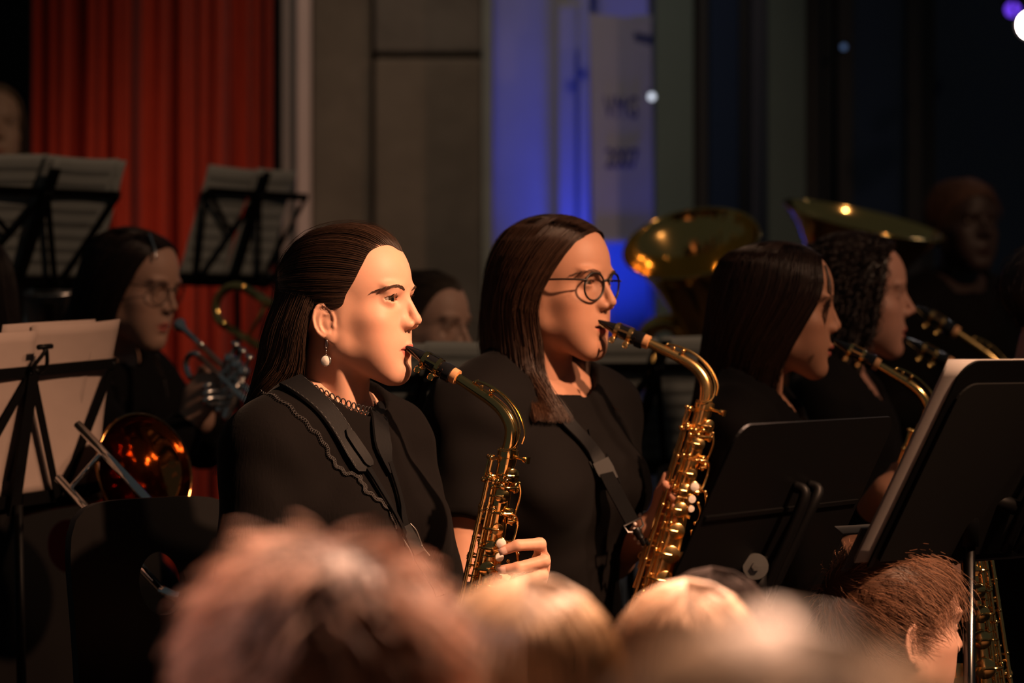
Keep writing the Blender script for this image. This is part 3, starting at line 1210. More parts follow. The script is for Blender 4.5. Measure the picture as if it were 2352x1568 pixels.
    b.disc((10.7, 0, -4.75), nrm((-.5, 0, .85)), .55, .3, 14)
    b.tube([(13.4, -.9, -6.0), (13.4, .9, -6.0)], .28, 8)
    b.ball((13.4, .95, -6.0), .30)
    b.ball((11.9, .55, -5.35), .24)
    b.fin("octave_key", gold, neck)
    # body
    e1 = nrm(np.cross(AX, (0, 1, 0)))          # towards the front
    if e1[0] < 0:
        e1 = -e1
    e2 = np.array([0, 1.0, 0])
    rad = lambda s: 1.22 + 2.05 * (s / LEN)
    pos = lambda s, th, h=0.0: COLLAR + AX * s + (e1 * math.cos(math.radians(th)) + e2 * math.sin(math.radians(th))) * (rad(s) + h)
    out = lambda th: e1 * math.cos(math.radians(th)) + e2 * math.sin(math.radians(th))
    b = K()
    b.lathe([(s, rad(s)) for s in np.linspace(0, LEN, 14)], COLLAR, AX, 28)
    b.fin("body_tube", gold)
    b = K()
    b.lathe([(-.3, 1.25), (-.3, 1.48), (.2, 1.55), (.9, 1.55), (1.0, 1.42), (1.9, 1.42), (1.9, 1.3)], COLLAR, AX, 24)
    b.tube([pos(.6, 20, -.2), pos(.6, 20, 1.9)], .22, 8)
    b.lathe([(0, .1), (.1, .42), (.5, .45), (.7, .2)], pos(.6, 20, 1.7), out(20), 10)
    b.bar(pos(.6, 20, 2.6) - AX * .5, pos(.6, 20, 2.6) + AX * .5, .16, .7, out(110))
    b.fin("collar_screw", gold)
    # bow and bell
    bot = COLLAR + AX * LEN
    R0 = 4.6
    bow = [bot + e1 * (R0 - R0 * math.cos(q)) + AX * (R0 * math.sin(q)) for q in np.linspace(0, math.pi, 18)]
    b = K()
    b.tube(bow, np.linspace(rad(LEN), 3.9, 18), 26)
    for q in (0.15, math.pi - .15):
        b.tube([bot + e1 * (R0 - R0 * math.cos(x)) + AX * (R0 * math.sin(x)) for x in (q - .06, q, q + .06)], (3.9 if q > 1 else rad(LEN)) + .15, 26)
    b.fin("bow", gold)
    b = K()
    bo = bot + e1 * 2 * R0
    bl = [(0, 3.9), (6, 4.2), (12, 4.7), (17, 5.3), (20, 5.9), (22, 6.7), (23.0, 7.3)]
    b.lathe(bl + [(23.1, 7.35), (22.9, 7.2), (21.5, 6.3), (18, 5.3), (10, 4.3), (2, 3.7)], bo, -AX, 32)
    b.fin("bell", gold)
    if detail:
        # long rods with ball posts on the side of the tube
        for th, s0, s1, h, posts in ((112, 4.2, 40, .62, (4.4, 8.6, 13.6, 18.4, 24, 31, 37)), (132, 3.6, 44, .95, (3.8, 9.0, 17, 26, 35)), (152, 1.2, 31, .85, (1.4, 4.0, 13, 23)),
                                     (88, 8.2, 34, .55, (8.4, 11.4, 15.2, 19.4, 25, 31)), (172, 4, 28, 1.0, (4.2, 8.6, 16))):
            b = K()
            b.tube([pos(s0, th, h), pos(s1, th, h)], .20 if th != 152 else .26, 8)
            for s in posts:
                b.tube([pos(s, th, -.1), pos(s, th, h)], .17, 7)
                b.ball(pos(s, th, h), .36)
                b.tube([pos(s - .5, th, h), pos(s + .5, th, h)], .30, 8)
            b.fin("key_rod", gold)
        # cluster of palm key posts at the top
        b = K()
        for s, th, h in ((4.0, 60, .9), (4.3, 90, 1.0), (4.1, 120, 1.3), (4.9, 75, .8), (5.2, 105, .9), (4.6, 150, 1.4), (1.3, 140, 1.2), (1.3, 165, 1.3)):
            b.ball(pos(s, th, h), .42)
            b.tube([pos(s, th, -.1), pos(s, th, h)], .18, 7)
        b.tube([pos(1.3, 120, 1.2), pos(1.3, 175, 1.25)], .30, 8)
        b.tube([pos(4.1, 55, .95), pos(4.6, 150, 1.4)], .26, 8)
        b.tube([pos(1.3, 158, 1.3), pos(4.4, 150, 1.4)], .17, 7)
        b.fin("post_cluster", gold)
        # key cups
        cups = [(3.2, 38, 1.05, .9, 95), (6.3, 64, 1.05, .9, 112), (4.9, 6, .85, .8, 112), (11.1, 60, .85, .9, 112), (8.6, 16, .75, .7, 88), (13.9, 66, 1.05, .9, 112),
                (17.0, 68, 1.2, .9, 112), (20.4, 62, 1.3, .9, 112), (24.2, 62, 1.45, .9, 112), (28.4, 60, 1.6, .9, 112), (32.8, 58, 1.8, .9, 112), (37.6, 56, 1.95, .9, 112), (9.6, -20, .9, .7, 20),
                (13.5, -14, 1.0, .8, 20), (43, 30, 2.2, .9, 110)]
        for s, th, cr, h, th2 in cups:
            b = K()
            o = out(th)
            b.disc(pos(s, th, h), o, cr, .34, 20, .10)
            b.lathe([(0, cr * .86), (.5, cr * .86)], pos(s, th, h) - o * (.7), o, 16)
            b.tube(spline([pos(s, th, h + .32), pos(s + .1, (th + th2) / 2, h + .50), pos(s + .3, th2, .62)], 8), np.linspace(.16, .22, 8), 7)
            b.ball(pos(s, th, h + .26), .22)
            b.fin("key_cup", gold)
        # pearl touches
        for s, th, pr, h in ((12.9, 47, .72, 1.55), (16.4, 42, .52, 1.6), (14.9, 44, .62, 1.4), (33.6, 40, .75, 1.7), (37.4, 38, .75, 1.7), (41.0, 36, .75, 1.7)):
            b = K()
            o = nrm(out(th) + out(90) * .5)
            b.disc(pos(s, th, h - .15), o, pr * 1.15, .22, 18)
            b.tube([pos(s, th, h - .2), pos(s + .2, th + 40, .8)], .17, 7)
            pk = b.fin("key_touch", gold)
            b = K()
            b.disc(pos(s, th, h) + o * .05, o, pr, .20, 18, .05)
            b.fin("pearl", PEARL, pk)
        # guards and levers along the front
        for pts in ([pos(8.8, 60, 1.2), pos(8.6, 22, 1.5), pos(9.4, 2, 1.6), pos(11, -2, 1.6), pos(12.6, 6, 1.5), pos(13.2, 12, 1.5), pos(13.6, -4, 2.1), pos(14.2, -8, 2.2)],
                    [pos(13.4, 2, 1.9), pos(15.2, -2, 2.5), pos(17.2, 0, 2.5), pos(18.6, 10, 1.6)], [pos(4.2, -5, 1.0), pos(5.6, -6, 1.4), pos(7.2, -6, 1.3), pos(9.4, -8, .9)],
                    [pos(15.4, 12, 1.4), pos(16.6, 4, 1.9), pos(18.0, 2, 2.0)], [pos(20, 0, 1.2), pos(23, -4, 1.9), pos(27, -4, 1.9), pos(30, 4, 1.2)]):
            b = K()
            b.tube(spline(pts, 20), .17, 8)
            b.ball(pts[-1], .30)
            b.ball(pts[0], .26)
            b.fin("lever", gold)
        b = K()
        for k in range(34):
            s = 7 + k * 1.05
            th = 80 + 70 * ((k * 0.618) % 1)
            b.ball(pos(s, th, .45), .22)
            b.tube([pos(s, th, -.1), pos(s, th, .45)], .12, 6)
        b.fin("posts", gold)
        b = K()
        b.lathe([(0, .5), (.3, .6), (.6, .6), (.7, .3)], pos(26, 180, -.05), out(180), 12)
        b.tube(np.array([pos(26, 180, 1.0) + AX * (.6 * math.cos(q)) + out(180) * (.6 * math.sin(q)) for q in np.linspace(0, 6.28, 16)]), .14, 7)
        b.fin("strap_ring", gold)
        for s in (18, 30):
            b = K()
            b.tube([COLLAR + AX * s + e1 * rad(s), COLLAR + AX * s + e1 * (2 * R0 - 4.5 if s > 24 else rad(s) + .4)], .3, 8)
            b.fin("brace", gold)
    return rt, L, base


# ------------------------------------------------------------------ first saxophonist
def skullpath(q, p0, p1, n, off0=0.05, off1=0.7, tail=(), sag=0.0):
    """hair path over the head from p0 to p1 (cm), lifted off the scalp, then on through the tail points"""
    p0, p1 = np.asarray(p0, float), np.asarray(p1, float)
    t = np.linspace(0, 1, n)
    P = p0 + (p1 - p0) * t[:, None] - np.array([0, 0, 1.0]) * (sag * np.sin(math.pi * t))[:, None]
    off = off0 + (off1 - off0) * np.minimum(1, t * 2.5)
    o = on_head(P, q, off, (-0.5, 0, 1.5))
    return np.concatenate([o, np.asarray(tail, float).reshape(-1, 3)]) if len(tail) else o


def push_out(p, G, gap=.6, M=18):
    """guides lifted off the clothes they fall over"""
    G = np.asarray(G, float)
    S = np.transpose(crv(np.transpose(G, (1, 0, 2)), np.linspace(0, G.shape[1] - 1, M)), (1, 0, 2))
    W = p.w(S.reshape(-1, 3))
    for i in range(len(W)):
        loc, n, idx, dist = p.shirt_bvh.find_nearest(Vector(W[i]))
        if loc is None or dist > .12:
            continue
        n = np.array(n)
        sd = (W[i] - np.array(loc)) @ n
        if sd < gap * p.s:
            W[i] = np.array(loc) + n * gap * p.s
    S = p.l(W).reshape(S.shape)
    S[:, 1:-1] = (S[:, :-2] + 2 * S[:, 1:-1] + S[:, 2:]) / 4
    return S


def person_one():
    skin = (0.62, 0.335, 0.235)
    p = Person("young woman with half-up brown hair and round earring playing the nearest saxophone", at(802.6, 687, 4.37), 70, 0)
    nb = (-3.0, 0, -17.5)
    W0 = p.w(nb)
    k = 0.92
    B = frame(55, 4)
    H = W0 - B @ np.array([-.012, 0, .51]) * k
    T = lambda x, y, z: H + B @ np.array([x, y, z]) * k
    SR, SL = T(-.01, -.150, .450), T(-.01, .150, .450)
    q = dict(neck=nb, mouth=-7.45, earz=-3.55, ears=0.90, gape=0.09, lid=(0.62, 0.46), neckr=4.5,
             moles=[(3.9, -5.6, -6.3, .09), (3.2, -5.6, -7.4, .08), (5.4, -4.9, -8.1, .07), (8.2, -1.9, -9.9, .08)])
    p.head(q, 0.195, skin, zmin=-19.5, gaze=(1, -0.34, 0.02), iris=(0.035, 0.022, 0.012), brow=(-0.12, 0.21, 300), browcol=(0.055, 0.030, 0.018))
    ER, WR = at(585, 1400, 4.20), at(850, 1500, 4.08)
    EL, WL = at(1000, 1440, 4.43), at(1212, 1372, 4.345)
    fingers = [[at(1243, 1283, 4.29), at(1240, 1249, 4.256), at(1188, 1252, 4.236), at(1156, 1264, 4.236)],
               [at(1240, 1306, 4.29), at(1250, 1288, 4.250), at(1190, 1303, 4.232), at(1155, 1308, 4.234)],
               [at(1232, 1330, 4.295), at(1245, 1320, 4.252), at(1196, 1337, 4.234), at(1160, 1345, 4.236)],
               [at(1222, 1346, 4.30), at(1236, 1348, 4.262), at(1200, 1364, 4.24), at(1168, 1374, 4.24)],
               [at(1180, 1350, 4.345), at(1135, 1315, 4.345), at(1112, 1290, 4.335)]]
    seated(p, H, B, k, SR, SL, ER, EL, WR, WL, 55, h=.0052, cloth=KNIT, sleeve=1.55, bust=.012, folds=.0012, hands=[None, fingers], skin=skin, name="knit_top",
           extra=lambda P: cap(P, p.w(np.array([-2.2, 0, -12.0])), p.w(np.array([-3.0, 0, -19.0])), .053, .060),
           collar=(p.w((-2.3, 0, -14.2)), nrm(p.R @ np.array([.52, 0, 1.0]))), hh=.0034, armr=(.050, .042, .026))
    # finger nails
    for fi in fingers[:3]:
        tip, pre = np.asarray(fi[-1]), np.asarray(fi[-2])
        d = nrm(tip - pre)
        nb_ = MB()
        n_ = nrm(np.array([0, -1, 0]) - d * np.dot([0, -1, 0], d))
        s_ = np.cross(d, n_)
        V = []
        for i in range(5):
            for j in range(5):
                x, y = (j - 2) / 2 * .0048, (i - 2) / 2 * .0058
                V.append(tip + d * (y + .001) + s_ * x + n_ * (.0074 - 60 * x * x - 25 * max(0, y) ** 2 * 3))
        F = [[i * 5 + j, i * 5 + j + 1, i * 5 + j + 6, i * 5 + j + 5] for i in range(4) for j in range(4)]
        nb_.add(V, F)
        p.mb(nb_, "fingernail", mat("fingernail", (.78, .50, .42), rough=.25, spec=.6))
    body = p.finish()
    # hair
    hl = [(8.6, .9, 7.3), (8.4, -.4, 7.5), (7.2, -1.9, 8.0), (4.9, -4.2, 6.5), (4.1, -5.5, 4.5), (3.2, -6.1, 2.4), (2.3, -6.5, 0.7), (1.7, -6.7, -0.9), (0.2, -7.0, -1.3), (-1.0, -7.2, -0.4)]
    en = [(-9.8, 0.8, 5.0), (-9.9, -.3, 4.8), (-9.8, -1.3, 4.4), (-9.7, -2.0, 3.8), (-9.6, -2.6, 3.1), (-9.4, -3.0, 2.3), (-9.3, -3.4, 1.5), (-9.2, -3.7, .7), (-8.8, -4.3, 0.0), (-8.3, -4.9, -.6)]
    tails = [[(e[0] - 1.0, e[1] * 1.15, e[2] - 5.0 - .2 * i), (e[0] - 1.6 - .1 * i, e[1] * 1.25, e[2] - 11 + .3 * i)] for i, e in enumerate(en)]
    GA = [skullpath(q, a, b, 9, .02, .5, tl) for a, b, tl in zip(hl, en, tails)]
    GF = [np.array(g) * [1, -1, 1] for g in GA[1:]]
    GB = [[(-2.2, -7.1, .2), (-2.9, -7.5, -4.6), (-3.3, -7.0, -9.5), (-5.2, -6.9, -13.2), (-9.5, -6.3, -16.6), (-13.6, -5.0, -20.8)],
          [(-3.8, -7.1, 1.3), (-4.9, -7.6, -4), (-5.9, -7.3, -10), (-8.6, -6.8, -14.8), (-12.6, -5.8, -19.4), (-16, -4.5, -24.3)],
          [(-7.3, -5.6, 1.8), (-8.4, -6.2, -4), (-9.3, -5.9, -10), (-11.6, -5.4, -15.3), (-15.2, -4.4, -20.3), (-18.2, -3.2, -26)],
          [(-9.6, -2.8, 2.2), (-11.0, -3.2, -4), (-11.9, -3.0, -10), (-13.8, -2.6, -15.8), (-16.8, -2.0, -20.8), (-19.3, -1.2, -26.0)],
          [(-10.1, .5, 3), (-11.3, .5, -4), (-12.3, .8, -10), (-14.2, 1.0, -16), (-16.6, 1.5, -20.8), (-18.8, 2, -25)],
          [(-8, 5.2, 2), (-9, 6, -4), (-9.6, 6, -10), (-11.6, 6, -16), (-13.6, 6, -20.6), (-14.6, 6, -24)],
          [(-3.5, 7.2, 1), (-4.5, 7.6, -4), (-5.5, 7.2, -10), (-8.5, 7, -15.5), (-11, 7, -19.5), (-12, 7, -22)]]
    GB = [[(x - .9 * min(1, j / 2), y * (1 + .04 * min(1, j)), z) for j, (x, y, z) in enumerate(g)] for g in GB]
    GB = push_out(p, GB, .7)
    hm = hair_mat("brown_hair", 0.38, 0.48)
    C = (-0.6, 0, 2.6)
    col = (0.036, 0.018, 0.0105)
    p.hair([dict(G=GA, N=1750, M=15, rad=.036, thick=.34, spread=.10, wave=.05, clump=9, center=C, nu=50, nv=28, inner=.3),
            dict(G=GF, N=220, M=10, rad=.05, thick=.35, spread=.06, center=C, nu=30, nv=24, inner=.3),
            dict(G=GB, N=1300, M=12, rad=.038, thick=.8, spread=.55, wave=.22, clump=8, trim=.3, center=(-3, 0, -6), nu=40, nv=30),
            dict(G=GB, N=130, M=18, rad=.018, thick=1.4, spread=1.3, wave=.5, trim=.35, center=(-3, 0, -6), base=False),
            dict(G=GA, N=120, M=20, rad=.016, thick=.8, spread=.4, wave=.22, center=C, base=False)], col, hm, var=.5, tip=(0.060, 0.030, 0.017), seed=3)
    # earring: stud, hoop with a pearl disc
    silver = mat("silver", (.75, .72, .68), rough=.2, metal=1)
    lobe = np.array([-.55, -7.45, -6.0])
    b = MB()
    b.tube(p.w(np.array([lobe + [.15 + .12 * math.sin(x), 0.05 * math.cos(x), -.55 + .62 * math.cos(x)] for x in np.linspace(0, 6.28, 18)])), .0004, 6)
    for i in range(4):
        b.ball(p.w(lobe + [.1, -.05, -1.25 - .28 * i]), .0007 + .0002 * (i % 2))
    er = p.mb(b, "earring", silver)
    b = MB()
    b.disc(p.w(lobe + [.1, -.1, -2.95]), p.R @ nrm([.25, -1, 0]), .0072, .0022, 20, .0006)
    p.mb(b, "pearl_disc", mat("mother_of_pearl", (.82, .76, .70), rough=.3, spec=.6, noise=(150, .12, 2)), er)
    b = MB()
    b.tube(p.w(np.array([lobe + [.1 + .78 * math.sin(x), -.1, -2.95 + .78 * math.cos(x)] for x in np.linspace(0, 6.28, 24)])), .0005, 6)
    p.mb(b, "pearl_rim", silver, er)
    b = MB()
    b.ball(p.w((-1.35, -7.6, -5.1)), .0012)
    p.mb(b, "ear_stud", silver)
    # lace collar: rows of little rings around the neck
    b = MB()
    axn = nrm([-.16 * 1, 0, -1.0])
    for row in range(3):
        n = 46
        for i in range(n):
            t = 2 * math.pi * (i + .5 * row) / n
            rr = 5.75 + .10 * row
            c = np.array([-2.3 + rr * 1.02 * math.cos(t), rr * math.sin(t), -13.2 - 0.85 * row - 3.0 * math.cos(t)])
            tt = np.array([-math.sin(t), math.cos(t), .55 * math.sin(t)])
            u2 = nrm([.25 * math.cos(t), .25 * math.sin(t), 1])
            b.tube(p.w(np.array([c + tt * .34 * math.cos(x) + u2 * .50 * math.sin(x) for x in np.linspace(0, 2 * math.pi, 9)[:-1]])), .0011, 5, closed=True)
    p.mb(b, "lace_collar", mat("black_lace", (.014, .012, .012), rough=.6, spec=.4))
    return p, dict(T=T, SR=SR, SL=SL, H=H, B=B, k=k)


P1, P1B = person_one()
saxophone(at(934, 801, 4.333), 70, 0, 1.0, "shiny gold saxophone with white pearl touches held by the woman with the earring", GOLD)


# ------------------------------------------------------------------ things laid on clothes
def on_shirt(p, u, v, lift=0.004, dflt=4.3):
    """point where the line of sight of pixel (u, v) meets the shirt, lifted off it"""
    d = Vector(at(u, v, 1.0) - np.array([0, 0, CAMZ])).normalized()
    loc, n, i, dist = p.shirt_bvh.ray_cast(Vector((0, 0, CAMZ)), d)
    if loc is None:
        return at(u, v, dflt), np.array([0, -1.0, 0])
    n = np.array(n)
    if n @ np.array(d) > 0:
        n = -n
    return np.array(loc) + n * lift, n


def ribbon(P, N, w, th, closed=False):
    """strap along points P with surface normals N -> V, F"""
    P, N = np.asarray(P, float), np.asarray(N, float)
    n = len(P)
    w = np.full(n, w) if np.isscalar(w) else np.asarray(w)
    T = np.gradient(P, axis=0)
    T = nrm_rows(T)
    N = nrm_rows(N - T * (N * T).sum(1)[:, None])
    S = np.cross(T, N)
    V = []
    for i in range(n):
        for a, b in ((-1, 0), (-.92, 1), (.92, 1), (1, 0), (.92, -1), (-.92, -1)):
            V.append(P[i] + S[i] * w[i] / 2 * a + N[i] * th / 2 * b)
    F = []
    for i in range(n - 1):
        for k in range(6):
            F.append([i * 6 + k, i * 6 + (k + 1) % 6, i * 6 + 6 + (k + 1) % 6, i * 6 + 6 + k])
    F.append([0, 1, 2, 3, 4, 5])
    F.append([(n - 1) * 6 + k for k in (5, 4, 3, 2, 1, 0)])
    return V, F


def smooth_path(p, px, n, lift, dflt):
    q = spline([(a, b, 0) for a, b in px], n)
    r = [on_shirt(p, a, b, lift, dflt) for a, b, _ in q]
    P = np.array([x for x, _ in r])
    N = np.array([y for _, y in r])
    for _ in range(3):
        P[1:-1] = (P[:-2] + 2 * P[1:-1] + P[2:]) / 4
        N[1:-1] = (N[:-2] + N[1:-1] + N[2:]) / 3
    return P, nrm_rows(N)


LEATHER = mat("black_strap_leather", (.0045, .0045, .0052), rough=.6, spec=.14, noise=(90, .2, 3), bump=(240, .2, .001))
WEB = mat("black_webbing", (.0045, .0045, .005), rough=.85, spec=.1, bump=(500, .4, .001))
CHROME_DARK = mat("dark_chrome", (.45, .43, .42), rough=.22, metal=1)


class Loc(MB):
    def place(self, rt, name, m, parent=None, smooth=True, angle=40):
        o = np.array(rt.location)
        self.v = [tuple(np.array(q) - o) for q in self.v]
        return self.build(name, m, parent or rt, smooth, angle)


def strap_one():
    p = P1
    rt = root("neck_strap", tuple(at(975, 1310, 4.25)), "wide black padded saxophone strap around the neck of the woman with the earring", "strap")
    P, N = smooth_path(p, [(668, 880), (700, 905), (745, 945), (785, 1000), (812, 1050), (826, 1090)], 26, .006, 4.28)
    w = np.interp(np.linspace(0, 1, 26), [0, .3, .8, .95, 1], [.040, .040, .030, .022, .012])
    b = Loc()
    b.add(*ribbon(P, N, w, .006))
    pad = b.place(rt, "neck_pad", LEATHER)
    P2_, N2 = smooth_path(p, [(786, 990), (806, 1018), (828, 1052), (842, 1078)], 14, .011, 4.27)
    b = Loc()
    b.add(*ribbon(P2_, N2, np.interp(np.linspace(0, 1, 14), [0, .12, .9, 1], [.006, .016, .018, .008]), .004))
    b.place(rt, "tongue_patch", LEATHER, pad)
    # stitches along the pad
    b = Loc()
    T = nrm_rows(np.gradient(P, axis=0))
    for sd in (-1, 1):
        for i in range(2, 24):
            s = np.cross(T[i], N[i]) * (w[i] / 2 - .003) * sd
            b.tube([P[i] + s + N[i] * .0034 - T[i] * .0022, P[i] + s + N[i] * .0034 + T[i] * .0022], .0005, 5)
    o = b.place(rt, "stitching", mat("grey_thread", (.06, .06, .06), rough=.7), pad)
    # far side pad
    P3_, N3 = smooth_path(p, [(862, 935), (868, 985), (876, 1040), (890, 1088)], 14, .006, 4.33)
    b = Loc()
    b.add(*ribbon(P3_, N3, np.interp(np.linspace(0, 1, 14), [0, .6, 1], [.030, .034, .010]), .005))
    b.place(rt, "neck_pad", LEATHER)
    # cords to the slider and on to the hook
    for px in ([(836, 1075), (862, 1120), (888, 1165), (912, 1212), (930, 1250)], [(886, 1062), (900, 1110), (915, 1165), (925, 1205), (938, 1248)]):
        P4, N4 = smooth_path(p, px, 22, .008, 4.28)
        b = Loc()
        b.add(*ribbon(P4, N4, .010, .003))
        b.place(rt, "webbing", WEB)
    c, n = on_shirt(p, 938, 1240, .014)
    dn = nrm(at(975, 1310, c[1]) - at(925, 1205, c[1]))
    s = nrm(np.cross(dn, n))
    b = Loc()
    for sd in (-1, 1):
        b.tube(spline([c - dn * .026 + s * sd * .008, c - dn * .012 + s * sd * .012, c + dn * .012 + s * sd * .010, c + dn * .028 + s * sd * .014], 14), .0012, 6)
    b.tube([c + dn * .010 - s * .010, c + dn * .010 + s * .010], .0012, 6)
    b.place(rt, "slider_wire", CHROME_DARK)
    b = Loc()
    b.add(*ribbon([c - dn * .026, c, c + dn * .018], [n, n, n], [.014, .019, .018], .005))
    b.place(rt, "slider", mat("black_plastic", (.004, .004, .0045), rough=.4, spec=.18))
    P5, N5 = smooth_path(p, [(940, 1252), (955, 1280), (972, 1306), (985, 1335), (1010, 1375)], 18, .010, 4.24)
    b = Loc()
    b.add(*ribbon(P5, N5, .013, .003))
    b.place(rt, "webbing", WEB)


def lace_line(p, name, px, n, rr, m):
    P, N = smooth_path(p, px, n, .003, 4.3)
    T = nrm_rows(np.gradient(P, axis=0))
    b = MB()
    for i in range(n):
        s = np.cross(T[i], N[i])
        c = P[i] + s * rr * .8 * math.sin(i * .9)
        b.tube(np.array([c + T[i] * rr * .9 * math.cos(x) + s * rr * 1.1 * math.sin(x) for x in np.linspace(0, 2 * math.pi, 8)[:-1]]), rr * .30, 4, closed=True)
    p.mb(b, name, m)


strap_one()
LACE = mat("black_lace")
lace_line(P1, "lace_trim", [(598, 898), (650, 925), (700, 972), (738, 1012), (760, 1055), (788, 1085), (826, 1096)], 60, .0026, LACE)
lace_line(P1, "lace_trim", [(826, 1100), (840, 1130), (868, 1150), (890, 1172), (905, 1210)], 36, .0030, LACE)


# ------------------------------------------------------------------ the other musicians
def part_line(q, a0, a1, n, off, y=-0.15):
    """points over the midline of the head from angle a0 (front) to a1 (back), degrees above the forehead"""
    A = np.radians(np.linspace(a0, a1, n))
    P = np.stack([9 * np.cos(A), np.full(n, y), 9 * np.sin(A)], 1) + np.array([-0.5, 0, 1.5])
    return on_head(P, q, off, (-0.5, 0, 1.5))


def curtain(q, levels, a0=42, a1=168, n=8, off=0.35, side=-1, py=0.02):
    """long hair falling from a part: levels (z, x of front edge, x of back, half width, centre x) -> guides"""
    S = part_line(q, a0, a1, n, off * .6, side * py)
    G = []
    for i in range(n):
        u = i / (n - 1)
        g = [S[i]]
        for (z, xf, xb, b, cx) in levels:
            a = max(0.5, cx - xb)
            t0 = math.acos(max(-1, min(1, (xf - cx) / a)))
            t = t0 + (math.pi - t0) * u
            fx = 0.0
            if xf - cx > a:
                fx = (xf - cx - a) * (1 - u) ** 2
            g.append([cx + a * math.cos(t) + fx, side * b * max(.0, math.sin(t) if xf - cx <= a else max(math.sin(t), .55 * (1 - u))), z])
        G.append(g)
    G = np.array(G)
    # keep the first levels clear of the scalp
    for j in (1, 2, 3):
        if j >= G.shape[1]:
            break
        d = head_sdf(G[:, j].astype(np.float32), dict(q, ear=False, shoulders=None))
        low = d < off
        if low.any():
            G[low, j] = on_head(G[low, j], q, off, (-0.5, 0, 1.5))
    mid = on_head((G[:, 0] + G[:, 1]) / 2, q, off, (-0.5, 0, 1.5))
    return np.concatenate([G[:, :1], mid[:, None], G[:, 1:]], 1)


def glasses(p, q, rim=.18, col=(.012, .009, .008), drop=-0.75, r=2.35, x0=9.35, tint=.75, wire=False):
    m = mat("glasses_frame_%s" % ("wire" if wire else "black"), col if not wire else (.20, .17, .15), rough=.45, metal=1.0 if wire else 0.0)
    fr = MB()
    root_o = None
    lens = []
    for s in (-1, 1):
        c = np.array([x0 - .25, s * 3.25, drop])
        ax = nrm([1, s * .16, -.06])
        e1 = nrm(np.cross([0, 0, 1.0], ax))
        e2 = np.cross(ax, e1)
        ring = [c + e1 * r * 1.06 * math.cos(t) + e2 * (r * .93 * math.sin(t) + (.18 if math.sin(t) > 0 else 0) * abs(math.cos(t))) for t in np.linspace(0, 2 * math.pi, 37)[:-1]]
        fr.tube(p.w(np.array(ring)), rim * .01, 7, closed=True)
        lens.append(ring)
        hinge = c + np.array([-.1, s * r * 1.08, r * .45])
        fr.tube(p.w(spline([c + e1 * 0 + np.array([0, s * r * 1.0, r * .45]), hinge + [-.4, s * .45, 0], hinge + [-2.0, s * 1.25, .02], hinge + [-5.5, s * 1.75, -.1], hinge + [-9.3, s * 1.65, -.5], hinge + [-10.8, s * 1.5, -2.4]], 24)), rim * .009, 7)
    fr.tube(p.w(spline([(x0 - .1, -1.0, drop + .75), (x0 + .35, -.45, drop + 1.15), (x0 + .35, .45, drop + 1.15), (x0 - .1, 1.0, drop + .75)], 12)), rim * .01, 7)
    for s in (-1, 1):
        fr.tube(p.w(spline([(x0 - .2, s * 1.1, drop + .2), (x0 - .45, s * .95, drop - .1), (x0 - .6, s * 1.0, drop - .5)], 8)), .0006, 6)
    g = p.mb(fr, "glasses", m)
    lm = mat("lens_glass", (.02, .02, .02), rough=0.02, alpha=.10, spec=.8)
    for ring in lens:
        b = MB()
        n = len(ring)
        cc = np.mean(ring, 0)
        b.add(p.w(np.array(list(ring) + [cc + np.array([.22, 0, 0])])), [[i, (i + 1) % n, n] for i in range(n)])
        p.mb(b, "lens", lm, g)
    return g


def body(p, nb, phi, lean=4, k=.93, q=None, ER=None, WR=None, EL=None, WL=None, **kw):
    """seated body under a head whose neck base is nb (head cm)"""
    W0 = p.w(nb)
    B = frame(phi, lean)
    H = W0 - B @ np.array([-.012, 0, .51]) * k
    T = lambda x, y, z: H + B @ np.array([x, y, z]) * k
    SR, SL = T(-.01, -.150, .450), T(-.01, .150, .450)
    ER = T(.03, -.22, .19) if ER is None else np.asarray(ER, float)
    EL = T(.03, .22, .19) if EL is None else np.asarray(EL, float)
    WR = T(.24, -.14, .16) if WR is None else np.asarray(WR, float)
    WL = T(.24, .14, .20) if WL is None else np.asarray(WL, float)
    kw.setdefault("h", .011)
    kw.setdefault("sleeve", 1.85)
    kw.setdefault("collar", (p.w(np.asarray(nb) + np.array([0.3, 0, 1.2])), nrm(p.R @ np.array([.25, 0, 1.0]))))
    seated(p, H, B, k, SR, SL, ER, EL, WR, WL, phi, **kw)
    return T


